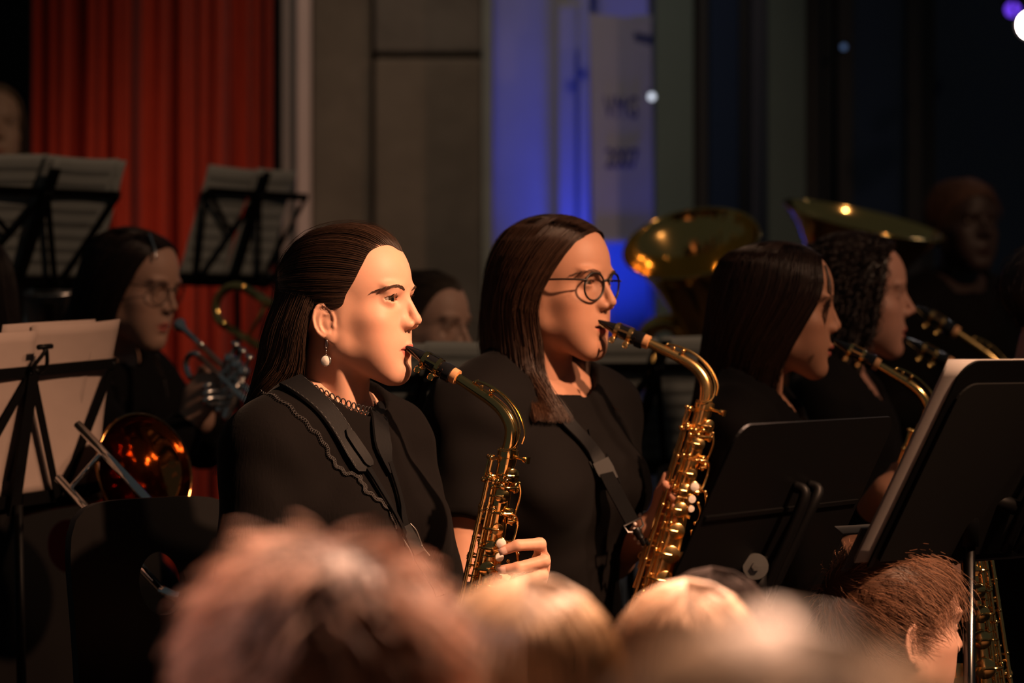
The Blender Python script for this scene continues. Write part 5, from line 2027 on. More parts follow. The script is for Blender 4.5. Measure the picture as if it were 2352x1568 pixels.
def wire_stand(label, tray_px, Y, phi, tilt, sheets, size=1.0, clip=False, roll=0.0, group="folding wire music stands", floor=FLOOR, ink_lines=True, paper=None):
    """folding stand seen from its back; phi = heading of the player it serves"""
    a, t = math.radians(phi), math.radians(tilt)
    f = np.array([math.sin(a), -math.cos(a), 0])
    r = np.array([math.cos(a), math.sin(a), 0])
    z = np.array([0, 0, 1.0])
    u = z * math.cos(t) + f * math.sin(t)
    n = f * math.cos(t) - z * math.sin(t)
    ro = math.radians(roll)
    r, u = r * math.cos(ro) + u * math.sin(ro), u * math.cos(ro) - r * math.sin(ro)
    C = at(*tray_px, Y)
    base = np.array([C[0] + n[0] * .03, C[1] + n[1] * .03, floor])
    rt = root("music_stand", tuple(base), label, "music stand", group)
    D = lambda x, y, d=0.0: C + r * x * size + u * y * size + n * d - base

    def bar(p0, p1, w=.016, th=.003, d=.0, name="desk_arm", par=None):
        b = MB()
        b.bar(D(*p0, d), D(*p1, d), w, th, n)
        return b.build(name, STAND_BLACK, par or rt)
    bar((-.20, 0), (.20, 0), .022, .004, .0, "tray")
    b = MB()
    b.bar(D(-.20, -.008, -.02), D(.20, -.008, -.02), .004, .04, u)
    b.build("tray_lip", STAND_BLACK, rt)
    bar((0, -.02), (0, .285 if not clip else .235), .024, .006, .012, "spine")
    hub = (0, .225)
    bar((-.205, .225), (.205, .225), .018, .003, .006, "cross_arm")
    bar(hub, (-.135, .0), .014, .003, .009)
    bar(hub, (.105, .0), .014, .003, .009)
    bar((.205, .225), (.125, .0), .014, .003, .003)
    bar((-.205, .225), (-.14, .0), .014, .003, .003)
    bar((-.20, .225), (-.06, .12), .012, .003, .004)
    for x, y in ((.006, .228), (-.008, .226), (.2, .225), (-.2, .225), (.12, .002), (.055, .11)):
        b = MB()
        b.disc(D(x, y, .016 if abs(x) < .02 else .008), n, .0028, .002, 10)
        b.build("rivet", STEEL, rt)
    if clip:
        b = MB()
        b.tube(spline([D(-.004, .222, .012), D(-.010, .238, .020), D(.004, .262, .026), D(.004, .270, .022)], 10), .0035, 7)
        b.tube(spline([D(.010, .222, .012), D(.018, .238, .022), D(.010, .262, .026), D(.010, .270, .022)], 10), .0035, 7)
        b.tube([D(-.010, .271, .024), D(.022, .271, .024)], .0045, 7)
        b.build("clip", STAND_BLACK, rt, True)
    # pole and tripod
    b = MB()
    b.tube([D(0, .0, .02), np.array([0, 0, (C[2] - floor) * .55])], .008, 10)
    b.build("upper_pole", STAND_BLACK, rt, True)
    b = MB()
    b.tube([np.array([0, 0, (C[2] - floor) * .6]), np.array([0, 0, .12])], .0115, 10)
    b.build("lower_pole", STAND_BLACK, rt, True)
    b = MB()
    b.lathe([(0, .012), (0, .018), (.03, .018), (.03, .012)], (0, 0, .36), (0, 0, 1), 12)
    b.build("collar", STAND_BLACK, rt, True)
    for k in range(3):
        q = 2 * math.pi * k / 3 + .4
        b = MB()
        b.bar((0, 0, .37), (.26 * math.cos(q), .26 * math.sin(q), .008), .012, .004, (-math.sin(q), math.cos(q), 0))
        b.bar((0, 0, .13), (.13 * math.cos(q), .13 * math.sin(q), .19), .010, .004, (-math.sin(q), math.cos(q), 0))
        b.build("leg", STAND_BLACK, rt)
    # sheets rest on the tray, on the player's side
    for i, (x, w, h, sk_, d, sd) in enumerate(sheets):
        V, F = paper_mesh(w, h, sd)
        W = [D(0, 0, -.006 - d) + r * (x + a_ + sk_ * c_ / h) + u * (c_ + .002) - n * b_ for a_, b_, c_ in V]
        pc = C - n * .006 + r * x
        rt2 = root("sheet_music", tuple(pc), "%s on %s" % (["front sheet of music", "left sheet of music", "hindmost sheet of music"][min(i, 2)], label.split(",")[0].replace("folding ", "")), "sheet music", "loose music sheets")
        o = mesh("page", np.array(W) + base - pc, F, paper or PAPER, rt2, True)
        md = o.modifiers.new("thickness", 'SOLIDIFY')
        md.thickness = .0006
        if not ink_lines:
            continue
        ink = MB()
        for k in range(8):
            y0 = h * (.90 - .105 * k)
            for l_ in range(5):
                for side in (1,):
                    q0 = [x + w * .08 + sk_ * y0 / h, x + w * .92 + sk_ * y0 / h]
                    yy = y0 - l_ * .0018 * 1.3
                    jj = min(15, max(0, yy / h * 15))
                    pts = []
                    for s in np.linspace(.08, .92, 9):
                        P_ = np.array(V).reshape(16, 12, 3)
                        j0 = int(jj)
                        i0 = s * 11
                        ia = int(i0)
                        p_ = P_[min(15, j0), ia] * (1 - (i0 - ia)) + P_[min(15, j0), min(11, ia + 1)] * (i0 - ia)
                        p2 = P_[min(15, j0 + 1), ia] * (1 - (i0 - ia)) + P_[min(15, j0 + 1), min(11, ia + 1)] * (i0 - ia)
                        bb = p_[1] * (1 - (jj - j0)) + p2[1] * (jj - j0)
                        pts.append(D(0, 0, -.006 - d) + r * (x + s * w + sk_ * yy / h) + u * (yy + .002) - n * bb + n * .0011 + base - pc)
                    for s0, s1 in zip(pts[:-1], pts[1:]):
                        ink.bar(s0, s1, .0007, .0002, n)
        ink.build("staff_lines", mat("printed_ink", (.15, .165, .16), rough=.8), rt2)
    return rt


A4 = (.21, .297)
wire_stand("front folding stand with pale sheets at the left edge, clip on top", (22, 1152), 4.95, 56, 14, [(.005, .21, .297, 0, 0, 1), (-.205, .21, .290, .004, .001, 2), (-.06, .21, .300, .002, .003, 3)], clip=True, ink_lines=False, paper=PAPER_PINK, roll=3.5)
wire_stand("upper left folding stand with grey sheets before the curtain", (34, 645), 6.25, 46, 29, [(0, .20, .280, 0, 0, 4), (-.212, .21, .284, 0, .001, 5), (-.02, .19, .287, .004, .003, 6)], size=.94)
wire_stand("folding stand with grey sheets beside the pale post", (530, 640), 7.05, 58, 21, [(-.02, .17, .272, 0, 0, 7), (-.19, .17, .268, 0, .001, 8)], size=.95)
wire_stand("folding stand with sheets between two players near the tuba", (1432, 1075), 6.1, 40, 24, [(0, .20, .290, 0, 0, 9), (-.205, .20, .285, 0, .001, 10)], size=1.02)
wire_stand("folding stand behind the chin of the nearest saxophonist", (905, 1080), 5.6, 55, 20, [(0, .20, .25, 0, 0, 11), (-.20, .20, .25, 0, .001, 12)], size=.82)


def desk_stand(label, corner_px, Y, phi, tilt, w, h, knob_px, floor=0.0, plate=False, paper=False):
    """heavy orchestra stand with a solid desk, seen from the back; corner_px = lower left corner of the desk"""
    a, t = math.radians(phi), math.radians(tilt)
    f = np.array([math.sin(a), -math.cos(a), 0])
    r = np.array([math.cos(a), math.sin(a), 0])
    z = np.array([0, 0, 1.0])
    u = z * math.cos(t) + f * math.sin(t)
    n = f * math.cos(t) - z * math.sin(t)
    C0 = at(*corner_px, Y)
    mid = C0 + r * w / 2
    K = mid + n * .055 + u * h * .22
    base = np.array([K[0], K[1], floor])
    rt = root("music_stand", tuple(base), label, "music stand", "solid desk music stands")
    D = lambda x, y, d=0.0: C0 + r * x + u * y + n * d - base

    def plate_mesh(x0, x1, y0, y1, rad, d0, d1, name, m, par=None):
        pts = []
        for cx, cy, q0 in ((x1 - rad, y0 + .002, -90), (x1 - rad, y1 - rad, 0), (x0 + rad, y1 - rad, 90), (x0 + rad, y0 + .002, 180)):
            rr = rad if cy > y0 + .01 else .002
            for k in range(8):
                q = math.radians(q0 + 90 * k / 7)
                ox = (rad if rr < .01 else 0)
                pts.append((cx + (ox if cx > (x0 + x1) / 2 else -ox) * (1 if rr < .01 else 0) + rr * math.cos(q), cy + rr * math.sin(q)))
        m_ = len(pts)
        b = MB()
        b.add([D(x, y, d0) for x, y in pts] + [D(x, y, d1) for x, y in pts], [list(range(m_))[::-1], [m_ + i for i in range(m_)]] + [[i, (i + 1) % m_, m_ + (i + 1) % m_, m_ + i] for i in range(m_)])
        o = b.build(name, m, par or rt, False)
        return o
    desk = plate_mesh(0, w, 0, h, .03, 0, .003, "desk", STAND_BLACK)
    b = MB()
    b.bar(D(.0, .003, -.035), D(w, .003, -.035), .003, .07, u)
    b.bar(D(.0, .012, -.068), D(w, .012, -.068), .003, .018, n)
    b.build("shelf", mat("shelf_grey", (.05, .05, .052), rough=.5), rt)
    b = MB()
    b.bar(D(0.01, h * .62, .004), D(w - .01, h * .62, .004), .006, .004, n)
    b.build("stiffening_rib", STAND_BLACK, desk)
    if plate:
        plate_mesh(.012, w * .60, .012, h * .90, .03, .0045, .008, "dark_panel", mat("matt_black_panel", (.003, .003, .003), rough=.8, spec=.1), desk)  # thin black panel over the left part of the desk back
    # bracket tubes that hug the desk
    b = MB()
    for s in (-.022, .022):
        b.tube(spline([D(w / 2 + s + .02, h * .72, .004), D(w / 2 + s + .02, h * .72, .02), D(w / 2 + s * .8 + .012, h * .64, .026), D(w / 2 + s * .6, h * .35, .030), D(w / 2 + s * .6, h * .1, .034)], 18), .008, 9)
    b.build("bracket", STAND_BLACK, rt, True)
    kp = at(*knob_px, float(K[1]) - .03) - base
    b = MB()
    b.tube([D(w / 2, h * .30, .03), kp + np.array([0, .03, 0])], .012, 10)
    b.build("tilt_tube", STAND_BLACK, rt, True)
    ax = nrm([.12, -1, .08])
    b = MB()
    b.lathe([(-.008, .004), (-.008, .0165), (-.004, .0178), (.0, .0178), (.0014, .0170), (.0016, .010), (.0018, .0001)], kp, ax, 32)
    kn = b.build("friction_disc", mat("brushed_steel", (.13, .13, .125), rough=.35, metal=.8, noise=(40, .15, 3)), rt, False, 30)
    b = MB()
    b.lathe([(.001, .0062), (.006, .0062), (.0062, .0001)], kp, ax, 6)
    b.build("hex_bolt", mat("brushed_steel"), kn)
    pz = kp + np.array([.004, .018, 0])
    b = MB()
    b.tube([pz + [0, 0, .012], pz + [0, 0, -.075]], .0135, 14)
    b.build("pole_sleeve", STAND_BLACK, rt, True)
    b = MB()
    b.tube([pz + [0, 0, -.06], np.array([pz[0], pz[1], .30])], .0085, 14)
    b.build("inner_pole", mat("black_chrome", (.09, .09, .09), rough=.2, metal=1), rt, True)
    b = MB()
    b.tube([np.array([pz[0], pz[1], .55]), np.array([pz[0], pz[1], .05])], .0125, 14)
    b.build("outer_pole", STAND_BLACK, rt, True)
    for k in range(3):
        q = 2 * math.pi * k / 3 + .9
        b = MB()
        b.tube(spline([np.array([pz[0], pz[1], .10]), np.array([pz[0] + .08 * math.cos(q), pz[1] + .08 * math.sin(q), .07]), np.array([pz[0] + .22 * math.cos(q), pz[1] + .22 * math.sin(q), .010])], 8), .009, 8)
        b.build("leg", STAND_BLACK, rt, True)
    if paper:
        pc = D(-.022, .004, -.004) + base
        rt2 = root("music_folder", tuple(pc), "grey folder of music sticking out past the right hand stand", "folder")
        for i in range(3):
            V, F = paper_mesh(w + .02, h * .97, 40 + i, curl=.006)
            o = mesh("page", [D(-.024 + .004 * i, .004, -.004 - .004 * i) + r * a_ + u * c_ - n * b_ + base - pc for a_, b_, c_ in V], F, mat("folder_grey", (.24, .22, .21), rough=.8, noise=(20, .1, 3)), rt2, True)
            md = o.modifiers.new("thickness", 'SOLIDIFY')
            md.thickness = .002
    return rt


desk_stand("solid black music stand in front of the woman with straight dark hair", (1452, 1530), 3.80, 60, 26, .50, .345, (1735, 1301))
desk_stand("solid black music stand with grey folder at the right edge", (1992, 1300), 4.03, 42, 31, .50, .325, (2224, 1131), plate=True, paper=True)


# ------------------------------------------------------------------ chairs
CHAIR_SHELL = mat("black_plywood", (.0035, .003, .003), rough=.38, spec=.22, noise=(14, .2, 3))


def make_chair():
    """stacking chair: moulded shell back with a grip hole, seat, four legs; origin on the floor under the seat, faces +x"""
    rt = root("chair", (0, 0, 0))
    m_ = 56
    w, h = .40, .40
    out, inn = [], []
    for k in range(m_):
        q = 2 * math.pi * k / m_
        c, s = math.cos(q), math.sin(q)
        e = 5.0
        rr = (abs(c) ** e + abs(s) ** e) ** (-1 / e)
        out.append((w / 2 * rr * c, h / 2 * rr * s))
        inn.append((.050 * c, .070 + .048 * s))
    rings = []
    for t in (0, .35, .7, 1):
        rings.append([(o[0] * (1 - t) + i[0] * t, o[1] * (1 - t) + i[1] * t) for o, i in zip(out, inn)])

    def P(y, zz, d):
        bend = .32 * y * y - .25 * (zz) ** 2
        return (-.20 - .10 * (zz + .2) + bend + d, y, .45 + .23 + zz)
    V, F = [], []
    for d in (-.006, .006):
        for rg in rings:
            V += [P(y, zz, d) for y, zz in rg]
    R_ = len(rings)
    for i in range(R_ - 1):
        for k in range(m_):
            k2 = (k + 1) % m_
            F.append([i * m_ + k, (i + 1) * m_ + k, (i + 1) * m_ + k2, i * m_ + k2])
            o = R_ * m_
            F.append([o + i * m_ + k, o + i * m_ + k2, o + (i + 1) * m_ + k2, o + (i + 1) * m_ + k])
    for i in (0, R_ - 1):
        for k in range(m_):
            k2 = (k + 1) % m_
            q = [i * m_ + k, i * m_ + k2, (R_ + i) * m_ + k2, (R_ + i) * m_ + k]
            F.append(q if i == 0 else q[::-1])
    o = mesh("backrest", V, F, CHAIR_SHELL, rt, True)
    o.data.set_sharp_from_angle(angle=math.radians(50))
    b = MB()
    n = 18
    V = []
    for d in (0, -.012):
        for j in range(n):
            for i in range(n):
                x, y = -.20 + .42 * i / (n - 1), -.20 + .40 * j / (n - 1)
                V.append((x, y * (1 - .08 * (i / (n - 1))), .45 + d - .012 * math.cos(y * 7) - .03 * max(0, (x - .15) / .07) ** 2 * .5))
    F = []
    for j in range(n - 1):
        for i in range(n - 1):
            q = j * n + i
            F.append([q, q + 1, q + n + 1, q + n])
            q += n * n
            F.append([q, q + n, q + n + 1, q + 1])
    for i in range(n - 1):
        for a, c in ((i, i + 1), ((n - 1) * n + i + 1, (n - 1) * n + i), ((i + 1) * n, i * n), (i * n + n - 1, (i + 1) * n + n - 1)):
            F.append([a, a + n * n, c + n * n, c])
    mesh("seat", V, F, CHAIR_SHELL, rt, True)
    for sx in (-1, 1):
        for sy in (-1, 1):
            b = MB()
            b.tube(spline([(.16 * sx, .16 * sy, .435), (.18 * sx, .185 * sy, .40), (.22 * sx, .205 * sy, 0.0)], 10), .010, 10)
            b.build("leg", STEEL, rt, True)
    for sy in (-1, 1):
        b = MB()
        b.tube(spline([(-.16, .15 * sy, .42), (-.215, .15 * sy, .46), (-.215, .15 * sy, .52), (-.232, .14 * sy, .62)], 12), .009, 9)
        b.build("back_support", STEEL, rt, True)
    b = MB()
    b.tube([(-.17, -.17, .425), (.17, -.17, .425), (.17, .17, .425), (-.17, .17, .425)], .008, 8, closed=True)
    b.build("seat_frame", STEEL, rt, True)
    return rt


def copy_tree(o, parent=None):
    c = o.copy()
    COL.objects.link(c)
    c.parent = parent
    for ch in list(o.children):
        copy_tree(ch, c)
    return c


CH = make_chair()
spots = [((-.30 - .06, 4.40 + .035), 52, "black shell chair with a grip hole under the nearest saxophonist", FLOOR)]


def under(p, phi, label, back=.02, floor=FLOOR):
    a = math.radians(phi)
    q = p.base
    nb = p.w((-3.2, 0, -17.5))
    spots.append(((nb[0] - math.sin(a) * (.055 + back), nb[1] + math.cos(a) * (.055 + back)), phi, label, floor))


under(P2, 43, "chair under the saxophonist with glasses")
under(P3, 75, "chair under the saxophonist with straight dark hair")
under(P4, 75, "chair under the curly haired player")
under(P5, 58, "chair under the trumpet player with the hair clip")
under(P6, 52, "chair under the girl with wire glasses")
spots.append(((-.635, 5.25), 48, "empty black shell chair behind the front left paper stand", FLOOR))
for i, ((x, y), phi, lab, fl) in enumerate(spots):
    c = CH if i == 0 else copy_tree(CH)
    c.location = (x, y, fl)
    a = math.radians(phi)
    c.rotation_euler = (0, 0, math.atan2(-math.cos(a), math.sin(a)))
    tag(c, lab, "chair", "black shell chairs of the band")


# ------------------------------------------------------------------ other brass
BRASS = mat("brass", (.74, .50, .17), rough=.12, metal=1, noise=(6, .1, 3))
SILVER = mat("silver_plate", (.80, .77, .74), rough=.22, metal=1)
ROSE = mat("rose_brass", (.42, .18, .06), rough=.09, metal=1)


def bell_profile(rim, throat, length, n=26, k=.55):
    """flare from the throat (0) to the rim (length): outer wall, rolled rim, inner wall"""
    o = []
    for i in range(n + 1):
        s = i / n
        o.append((length * s, throat + (rim - throat) * (s ** (1 / k) * .55 + .45 * s ** 7)))
    inner = [(x - .002 if x > length * .9 else x, max(.002, y - .003)) for x, y in o[::-1]]
    return o + [(length + .003, rim + .003), (length + .006, rim), (length + .003, rim - .003)] + inner


def euphonium(label, rim_px, Y, axis, rim, length, m, group="upright brass horns", name="euphonium"):
    """upright horn: conical bell branch, bottom bow, wrap of tubing, three valves, leadpipe"""
    ax = nrm(axis)
    top = at(*rim_px, Y)
    foot = top - ax * length
    rt = root(name, tuple(foot - ax * .10), label, "brass horn", group)
    o = np.array(rt.location)
    b = MB()
    b.lathe(bell_profile(rim, .035, length), foot - o, ax, 56)
    b.build("bell", m, rt, True)
    side = nrm(np.cross(ax, [0, 1, 0]))
    fr = nrm(np.cross(side, ax))
    w = rim * .95
    b = MB()
    q = np.linspace(0, math.pi, 16)
    b.tube([foot - o + side * (w / 2 - w / 2 * math.cos(x)) - ax * (w / 2 * math.sin(x)) for x in q], np.linspace(.035, .03, 16), 18)
    b.build("bottom_bow", m, rt, True)
    b = MB()
    b.tube([foot - o + side * w, foot - o + side * w + ax * length * .62], [.030, .022], 16)
    b.tube([foot - o + side * w + ax * length * .62 + side * (-w * .28 + w * .28 * math.cos(x)) + ax * (w * .28 * math.sin(x)) for x in q], .020, 14)
    b.tube([foot - o + side * w * .44 + ax * length * .62, foot - o + side * w * .44 + ax * length * .08], [.019, .015], 14)
    b.build("branch", m, rt, True)
    for k in range(3):
        c = foot - o + side * (w * .30 + .042 * k) - fr * -.05 + ax * length * .18
        b = MB()
        b.lathe([(0, .012), (.003, .017), (.02, .017), (.022, .0155), (.14, .0155), (.142, .017), (.16, .017), (.165, .010), (.168, .004), (.195, .004), (.196, .011), (.200, .011), (.2005, .0001)], c, ax, 18)
        b.build("valve", m, rt, True)
        b = MB()
        b.tube(spline([c + ax * .05, c + ax * .05 + fr * .03, c + ax * .03 + fr * .035 + side * .02, c + ax * -.05 + fr * .03 + side * .02, c + ax * .03 + fr * .01 + side * .02], 18), .007, 9)
        b.build("valve_slide", m, rt, True)
    b = MB()
    b.tube(spline([foot - o + side * w * .3 + ax * length * .55 + fr * .06, foot - o + side * w * .1 + ax * length * .62 + fr * .10, foot - o - side * w * .25 + ax * length * .60 + fr * .14, foot - o - side * w * .6 + ax * length * .63 + fr * .16], 20), np.linspace(.008, .006, 20), 10)
    b.build("leadpipe", m, rt, True)
    return rt


euphonium("brass euphonium bell rising behind the woman with glasses", (1588, 560), 6.85, (-.20, -.50, .84), .158, .60, BRASS)
euphonium("large brass tuba bell behind the curly haired player", (1985, 508), 7.2, (.20, -.18, .95), .200, .62, BRASS, name="tuba")
euphonium("silver horn behind the front left paper stand", (112, 655), 6.35, (.04, -.35, .93), .075, .50, SILVER)


def trombone(label, bow, axis, up, m, slide=.55, bell_r=.105, flip=1, name="trombone", slide_m=None, slide_up=None):
    """tenor trombone: bell section with tuning bow, hand slide; bow = middle of the tuning bow, axis towards the bell"""
    ax = nrm(axis)
    u = nrm(np.asarray(up) - ax * np.dot(up, ax))
    s = np.cross(ax, u) * flip
    rt = root(name, tuple(bow), label, "trombone")
    sm = slide_m or m
    b = MB()
    q = np.linspace(-math.pi / 2, math.pi / 2, 16)
    b.tube([u * (.045 * math.sin(x)) - ax * (.045 * math.cos(x)) for x in q], .0095, 14)
    b.build("tuning_slide", m, rt, True)
    b = MB()
    b.tube([u * .045, u * .045 + ax * .22], [.0095, .0125], 14)
    b.lathe([(x, y) for x, y in bell_profile(bell_r, .0125, .40, 24, .42)], u * .045 + ax * .22, ax, 44)
    b.build("bell", m, rt, True)
    b = MB()
    b.tube([-u * .045, -u * .045 + ax * .26], .0085, 12)
    b.tube([-u * .045 + ax * .06, u * .045 + ax * .06], .004, 8)
    b.tube([-u * .045 + ax * .20, u * .045 + ax * .20], .004, 8)
    b.build("gooseneck", m, rt, True)
    j = -u * .045 + ax * .26
    b = MB()
    for k in (0, 1):
        b.tube([j + s * .085 * k, j + s * .085 * k + ax * slide], .0075, 12)
    b.tube([j + ax * .02, j + s * .085 + ax * .02], .005, 8)
    b.tube([j + ax * .14, j + s * .085 + ax * .14], .005, 8)
    b.tube([j + ax * slide + s * (.0425 - .0425 * math.cos(x)) + ax * (.0425 * math.sin(x)) for x in np.linspace(0, math.pi, 12)], .0078, 12)
    b.build("hand_slide", sm, rt, True)
    b = MB()
    b.lathe([(0, .0125), (.004, .0125), (.012, .008), (.05, .006), (.07, .0085)], j + s * .085 - ax * .08, ax, 16)
    b.build("mouthpiece", sm, rt, True)
    return rt


# trombone behind the first two players: tuning bow left of the brown hair, bell branch under her chin
bow = at(540, 705, 6.35)
trombone("brass trombone whose tuning bow curves beside the nearest saxophonist's hair", bow, at(945, 938, 6.20) - at(560, 705, 6.35), (.35, 0, 1), BRASS, .62)


# trombone at the left: dark rose bell towards the camera, chrome slide in front
def left_trombone():
    c = at(330, 1082, 5.05)
    ax = nrm([.68, -.70, .22])
    rt = root("trombone", tuple(c - ax * .42), "rose brass trombone with wide bell and chrome slide beside the empty chair", "trombone")
    o = np.array(rt.location)
    b = MB()
    b.lathe(bell_profile(.098, .012, .42, 26, .42), c - ax * .42 - o, ax, 48)
    b.build("bell", ROSE, rt, True)
    d = nrm(at(352, 1162, 4.78) - at(230, 1030, 4.84))
    p0, p1 = at(228, 1028, 4.86), at(360, 1170, 4.78)
    q0, q1 = at(150, 1115, 4.86), at(300, 1277, 4.78)
    e = c - ax * .42
    b = MB()
    b.tube(spline([e - o, e - ax * .10 - o, e - ax * .15 + [.03, 0, -.03] - o, e - ax * .12 + [.05, 0, -.08] - o, e - ax * .02 + [.05, 0, -.10] - o], 24), .0095, 12)
    b.build("tuning_slide", ROSE, rt, True)
    b = MB()
    b.tube([p0 - d * .06 - o, p1 + d * .1 - o], .0072, 12)
    b.tube([q0 - d * .02 - o, q1 + d * .08 - o], .0072, 12)
    e1, e2 = p1 + d * .1 - o, q1 + d * .08 - o
    b.tube(spline([e1, e1 + d * .03 + (e2 - e1) * .15, (e1 + e2) / 2 + d * .05, e2 + d * .03 - (e2 - e1) * .15, e2], 14), .0075, 12)
    b.tube([p0 - o + d * .01, q0 - o + d * .01], .0045, 8)
    b.build("hand_slide", mat("chrome", (.8, .8, .8), rough=.08, metal=1), rt, True)


left_trombone()


def trumpet(label, mouth, end, m):
    """trumpet from the lips to the bell, valves in the middle"""
    mouth, end = np.asarray(mouth), np.asarray(end)
    ax = nrm(end - mouth)
    u = nrm(np.array([0, 0, 1.0]) - ax * ax[2])
    s = np.cross(ax, u)
    rt = root("trumpet", tuple(mouth + ax * .25), label, "trumpet")
    o = np.array(rt.location)
    M0 = mouth - o
    b = MB()
    b.lathe([(0, .0135), (.002, .0138), (.012, .010), (.022, .006), (.06, .005), (.085, .0062)], M0, ax, 18)
    b.build("mouthpiece", m, rt, True)
    b = MB()
    b.tube([M0 + ax * .075, M0 + ax * .40], .0062, 12)
    b.tube([M0 + ax * .40 - u * (.032 - .032 * math.cos(x)) + ax * (.032 * math.sin(x)) for x in np.linspace(0, math.pi, 14)], .0062, 12)
    b.tube([M0 + ax * .40 - u * .064, M0 + ax * .24 - u * .064], .0062, 12)
    b.build("leadpipe", m, rt, True)
    b = MB()
    k0 = M0 - u * .012 + s * .012
    b.tube([k0 + ax * .10 + ax * (-.03 * math.sin(x)) - u * (.025 - .025 * math.cos(x)) for x in np.linspace(0, math.pi, 12)], .006, 10)
    b.tube([k0 + ax * .10, k0 + ax * .33], [.006, .0085], 12)
    b.lathe(bell_profile(.0615, .0085, .17, 22, .40), k0 + ax * .33, ax, 36)
    b.build("bell", m, rt, True)
    for i in range(3):
        c = M0 + ax * (.17 + .024 * i) - u * .085
        b = MB()
        b.lathe([(0, .006), (.002, .011), (.012, .0115), (.014, .0098), (.10, .0098), (.102, .0115), (.115, .011), (.117, .003), (.14, .003), (.1405, .0085), (.144, .0085), (.1445, .0001)], c, u, 16)
        b.build("valve", m, rt, True)
        b = MB()
        b.tube(spline([c + u * .05, c + u * .05 + s * (.03 + .015 * i), c + u * .038 + s * (.03 + .015 * i), c + u * .036], 12), .0055, 8)
        b.build("valve_slide", m, rt, True)
    return rt


trumpet("silver trumpet raised to the lips of the player with the hair clip", at(410, 744, 5.80), at(600, 925, 5.62), SILVER)

# sax with dark keys whose player is off to the right, and one more mouthpiece behind the curly haired player
saxophone(at(2468, 880, 4.52), -70, 4, 1.12, "dark gold saxophone at the lower right edge behind the music stand post", GOLD, side=-1)
saxophone(at(2100, 705, 6.05), 80, -4, 1.15, "tenor saxophone neck pointing right behind the curly haired player", mat("old_brass", (.42, .30, .12), rough=.25, metal=1), side=1, detail=False)
saxophone(at(2080, 782, 5.68), 84, 0, 1.1, "saxophone with silver ligature in the mouth of the curly haired player", mat("old_brass"), detail=False)

# ------------------------------------------------------------------ sign on the back wall
def sign():
    Y = 8.50
    tl, tr_, bl, br = at(1354, 30, Y), at(1496, 46, Y + .05), at(1362, 553, Y), at(1500, 553, Y + .05)
    rt = root("sign_panel", tuple((bl + br) / 2), "tall grey sign panel with blue letters in front of the blue lit wall", "sign")
    o = np.array(rt.location)
    b = MB()
    th = np.array([0, .02, 0])
    c = [tl - o, tr_ - o, br - o, bl - o]
    b.add(c + [x + th for x in c], [[3, 2, 1, 0], [4, 5, 6, 7], [0, 1, 5, 4], [1, 2, 6, 5], [2, 3, 7, 6], [3, 0, 4, 7]])
    b.build("board", mat("sign_grey", (.34, .34, .46), rough=.6, noise=(9, .08, 3)), rt)
    b = MB()
    b.bar(bl - o + [0, -.004, .0], br - o + [0, -.004, .0], .012, .012, (0, 1, 0))
    b.build("bottom_rail", mat("white_frame"), rt)
    for u0, v0, w_ in ((1310, 12, 50), (1474, 42, 46)):
        b = MB()
        p0, p1 = at(u0 - w_ / 2, v0, Y - .02) - o, at(u0 + w_ / 2, v0 - 1, Y - .02) - o
        b.bar(p0, p1, .014, .014, (0, 1, 0))
        b.build("bracket", mat("white_frame"), rt)
    ink = mat("sign_blue", (.015, .015, .16), rough=.6)
    for txt, u0, v0, hgt in (("VMG", 1388, 268, 50), ("2007", 1390, 384, 46)):
        cu = bpy.data.curves.new("lettering", 'FONT')
        cu.body = txt
        cu.size = hgt / FPX * Y / .70
        cu.extrude = .0015
        cu.space_character = 1.15 if txt == "VMG" else .92
        to = bpy.data.objects.new("tmp_text", cu)
        COL.objects.link(to)
        bpy.context.view_layer.update()
        me = bpy.data.meshes.new_from_object(to.evaluated_get(bpy.context.evaluated_depsgraph_get()))
        bpy.data.objects.remove(to)
        wd = max(v.co.x for v in me.vertices)
        me.transform(Matrix.Scale((80 / FPX * Y) / wd, 4, (1, 0, 0)))
        me.materials.clear()
        me.materials.append(ink)
        lo = bpy.data.objects.new("lettering", me)
        COL.objects.link(lo)
        lo.parent = rt
        lo.location = at(u0, v0, Y - .004) - o + np.array([0, .012, 0])
        lo.rotation_euler = (math.radians(90), 0, math.atan2(.05, (tr_ - tl)[0]))


sign()


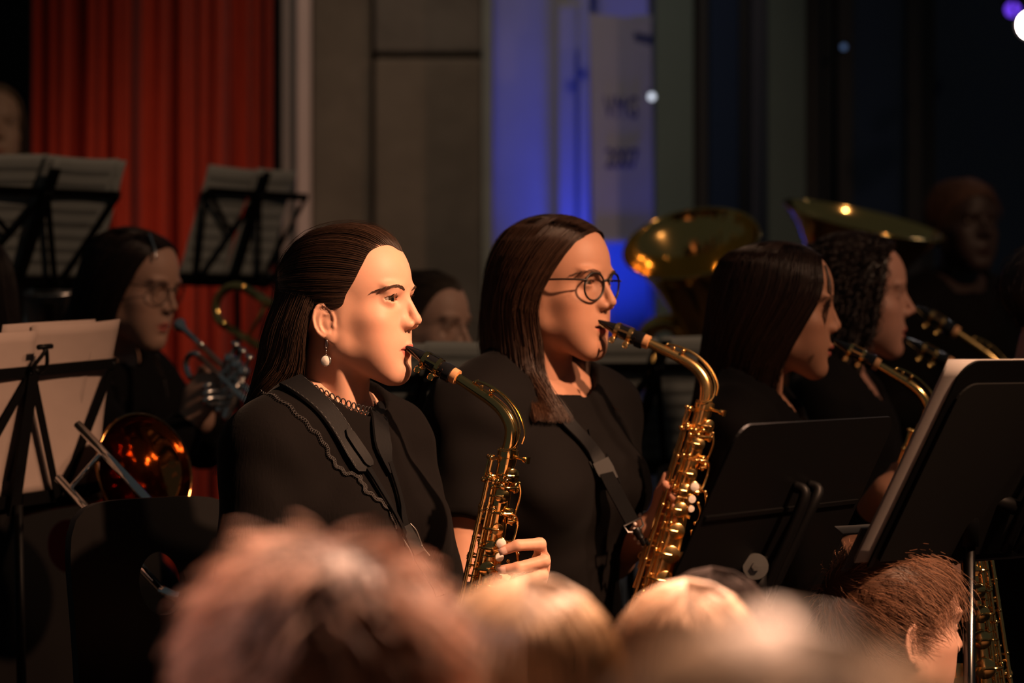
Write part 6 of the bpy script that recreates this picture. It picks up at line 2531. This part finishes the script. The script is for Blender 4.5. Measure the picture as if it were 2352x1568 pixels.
# ------------------------------------------------------------------ lamps that show, and glowing lenses in place of two reflections
def par_can(label, c, d, r, em, strength, hood=True, name="stage_lamp"):
    d = nrm(d)
    rt = root(name, tuple(c), label, "stage lamp")
    b = MB()
    b.lathe([(-r * 2.6, r * .3), (-r * 2.4, r * .8), (-r * 1.8, r * 1.0), (0, r * 1.05), (r * .6, r * 1.08), (r * .6, r * 1.0), (0, r * .98), (-r * .05, r * .5)], (0, 0, 0), d, 28)
    b.build("housing", STAND_BLACK, rt, True)
    b = MB()
    b.lathe([(0.0, r * .95), (r * .10, r * .8), (r * .2, 1e-5)], (0, 0, 0), d, 24)
    b.build("lens", mat("lamp_glow_%d" % (len(label) * 31 + int(abs(c[0]) * 1000)), (.02, .02, .02), emit=(em, strength)), rt, True)
    b = MB()
    s = nrm(np.cross(d, [0, 0, 1]))
    b.tube(spline([s * r * 1.1 - d * r, s * r * 1.3 + np.array([0, 0, r * 1.6]), np.array([0, 0, r * 2.0]), -s * r * 1.3 + np.array([0, 0, r * 1.6]), -s * r * 1.1 - d * r], 16), r * .08, 7)
    b.build("yoke", STAND_BLACK, rt, True)
    return rt


par_can("bright pinkish white stage lamp at the upper right edge", at(2368, 58, 7.6), nrm([-.45, -1, -.25]), .036, (1.0, .80, .76), 30)
par_can("purple stage lamp beside the bright one at the upper right", at(2326, 22, 7.75), nrm([-.25, -1, -.2]), .022, (.10, .03, .55), 1.6)
par_can("small white wall lamp at the right edge of the sign panel", at(1497, 222, 8.42), (-.05, -1, -.05), .011, (.80, .86, 1.0), 1.1)  # glowing lens put in for a bright reflection
par_can("small bluish lamp in the dark window at the upper right", at(1938, 108, 8.25), (-.1, -1, -.1), .009, (.30, .50, 1.0), .16)  # faint glowing lens added where the pane shows a reflection
par_can("blue led flood on the floor behind the sign panel", np.array([.26, 8.62, .62]), (0, .25, 1.0), .05, (.02, .05, 1.0), 6)


# red bag on the floor behind the empty chair
def red_bag():
    c = at(142, 1222, 5.62)
    rt = root("red_bag", (float(c[0]), float(c[1]), FLOOR), "red bag seen dimly behind the empty chair at the left", "bag")
    o = np.array(rt.location)
    hh = float(c[2] - FLOOR) + .07

    def f(P):
        Q = np.abs(P - np.array([0, 0, hh / 2], np.float32)) - np.array([.05, .04, hh / 2 - .05], np.float32)
        return np.sqrt((np.maximum(Q, 0) ** 2).sum(1)) + np.minimum(Q.max(1), 0) - .05 - .004 * np.sin(P[:, 2] * 40 + P[:, 0] * 20)
    V, F = net(f, (-.2, -.14, -.02), (.2, .14, hh + .06), .012)
    V[:, 2] = np.maximum(V[:, 2], .001)
    mesh("sack", V, F, mat("red_nylon", (.30, .012, .012), rough=.6), rt)
    b = MB()
    b.tube(spline([(-.05, 0, hh - .01), (-.04, 0, hh + .05), (.04, 0, hh + .05), (.05, 0, hh - .01)], 14), .008, 8)
    b.build("handle", mat("black_webbing"), rt, True)


red_bag()
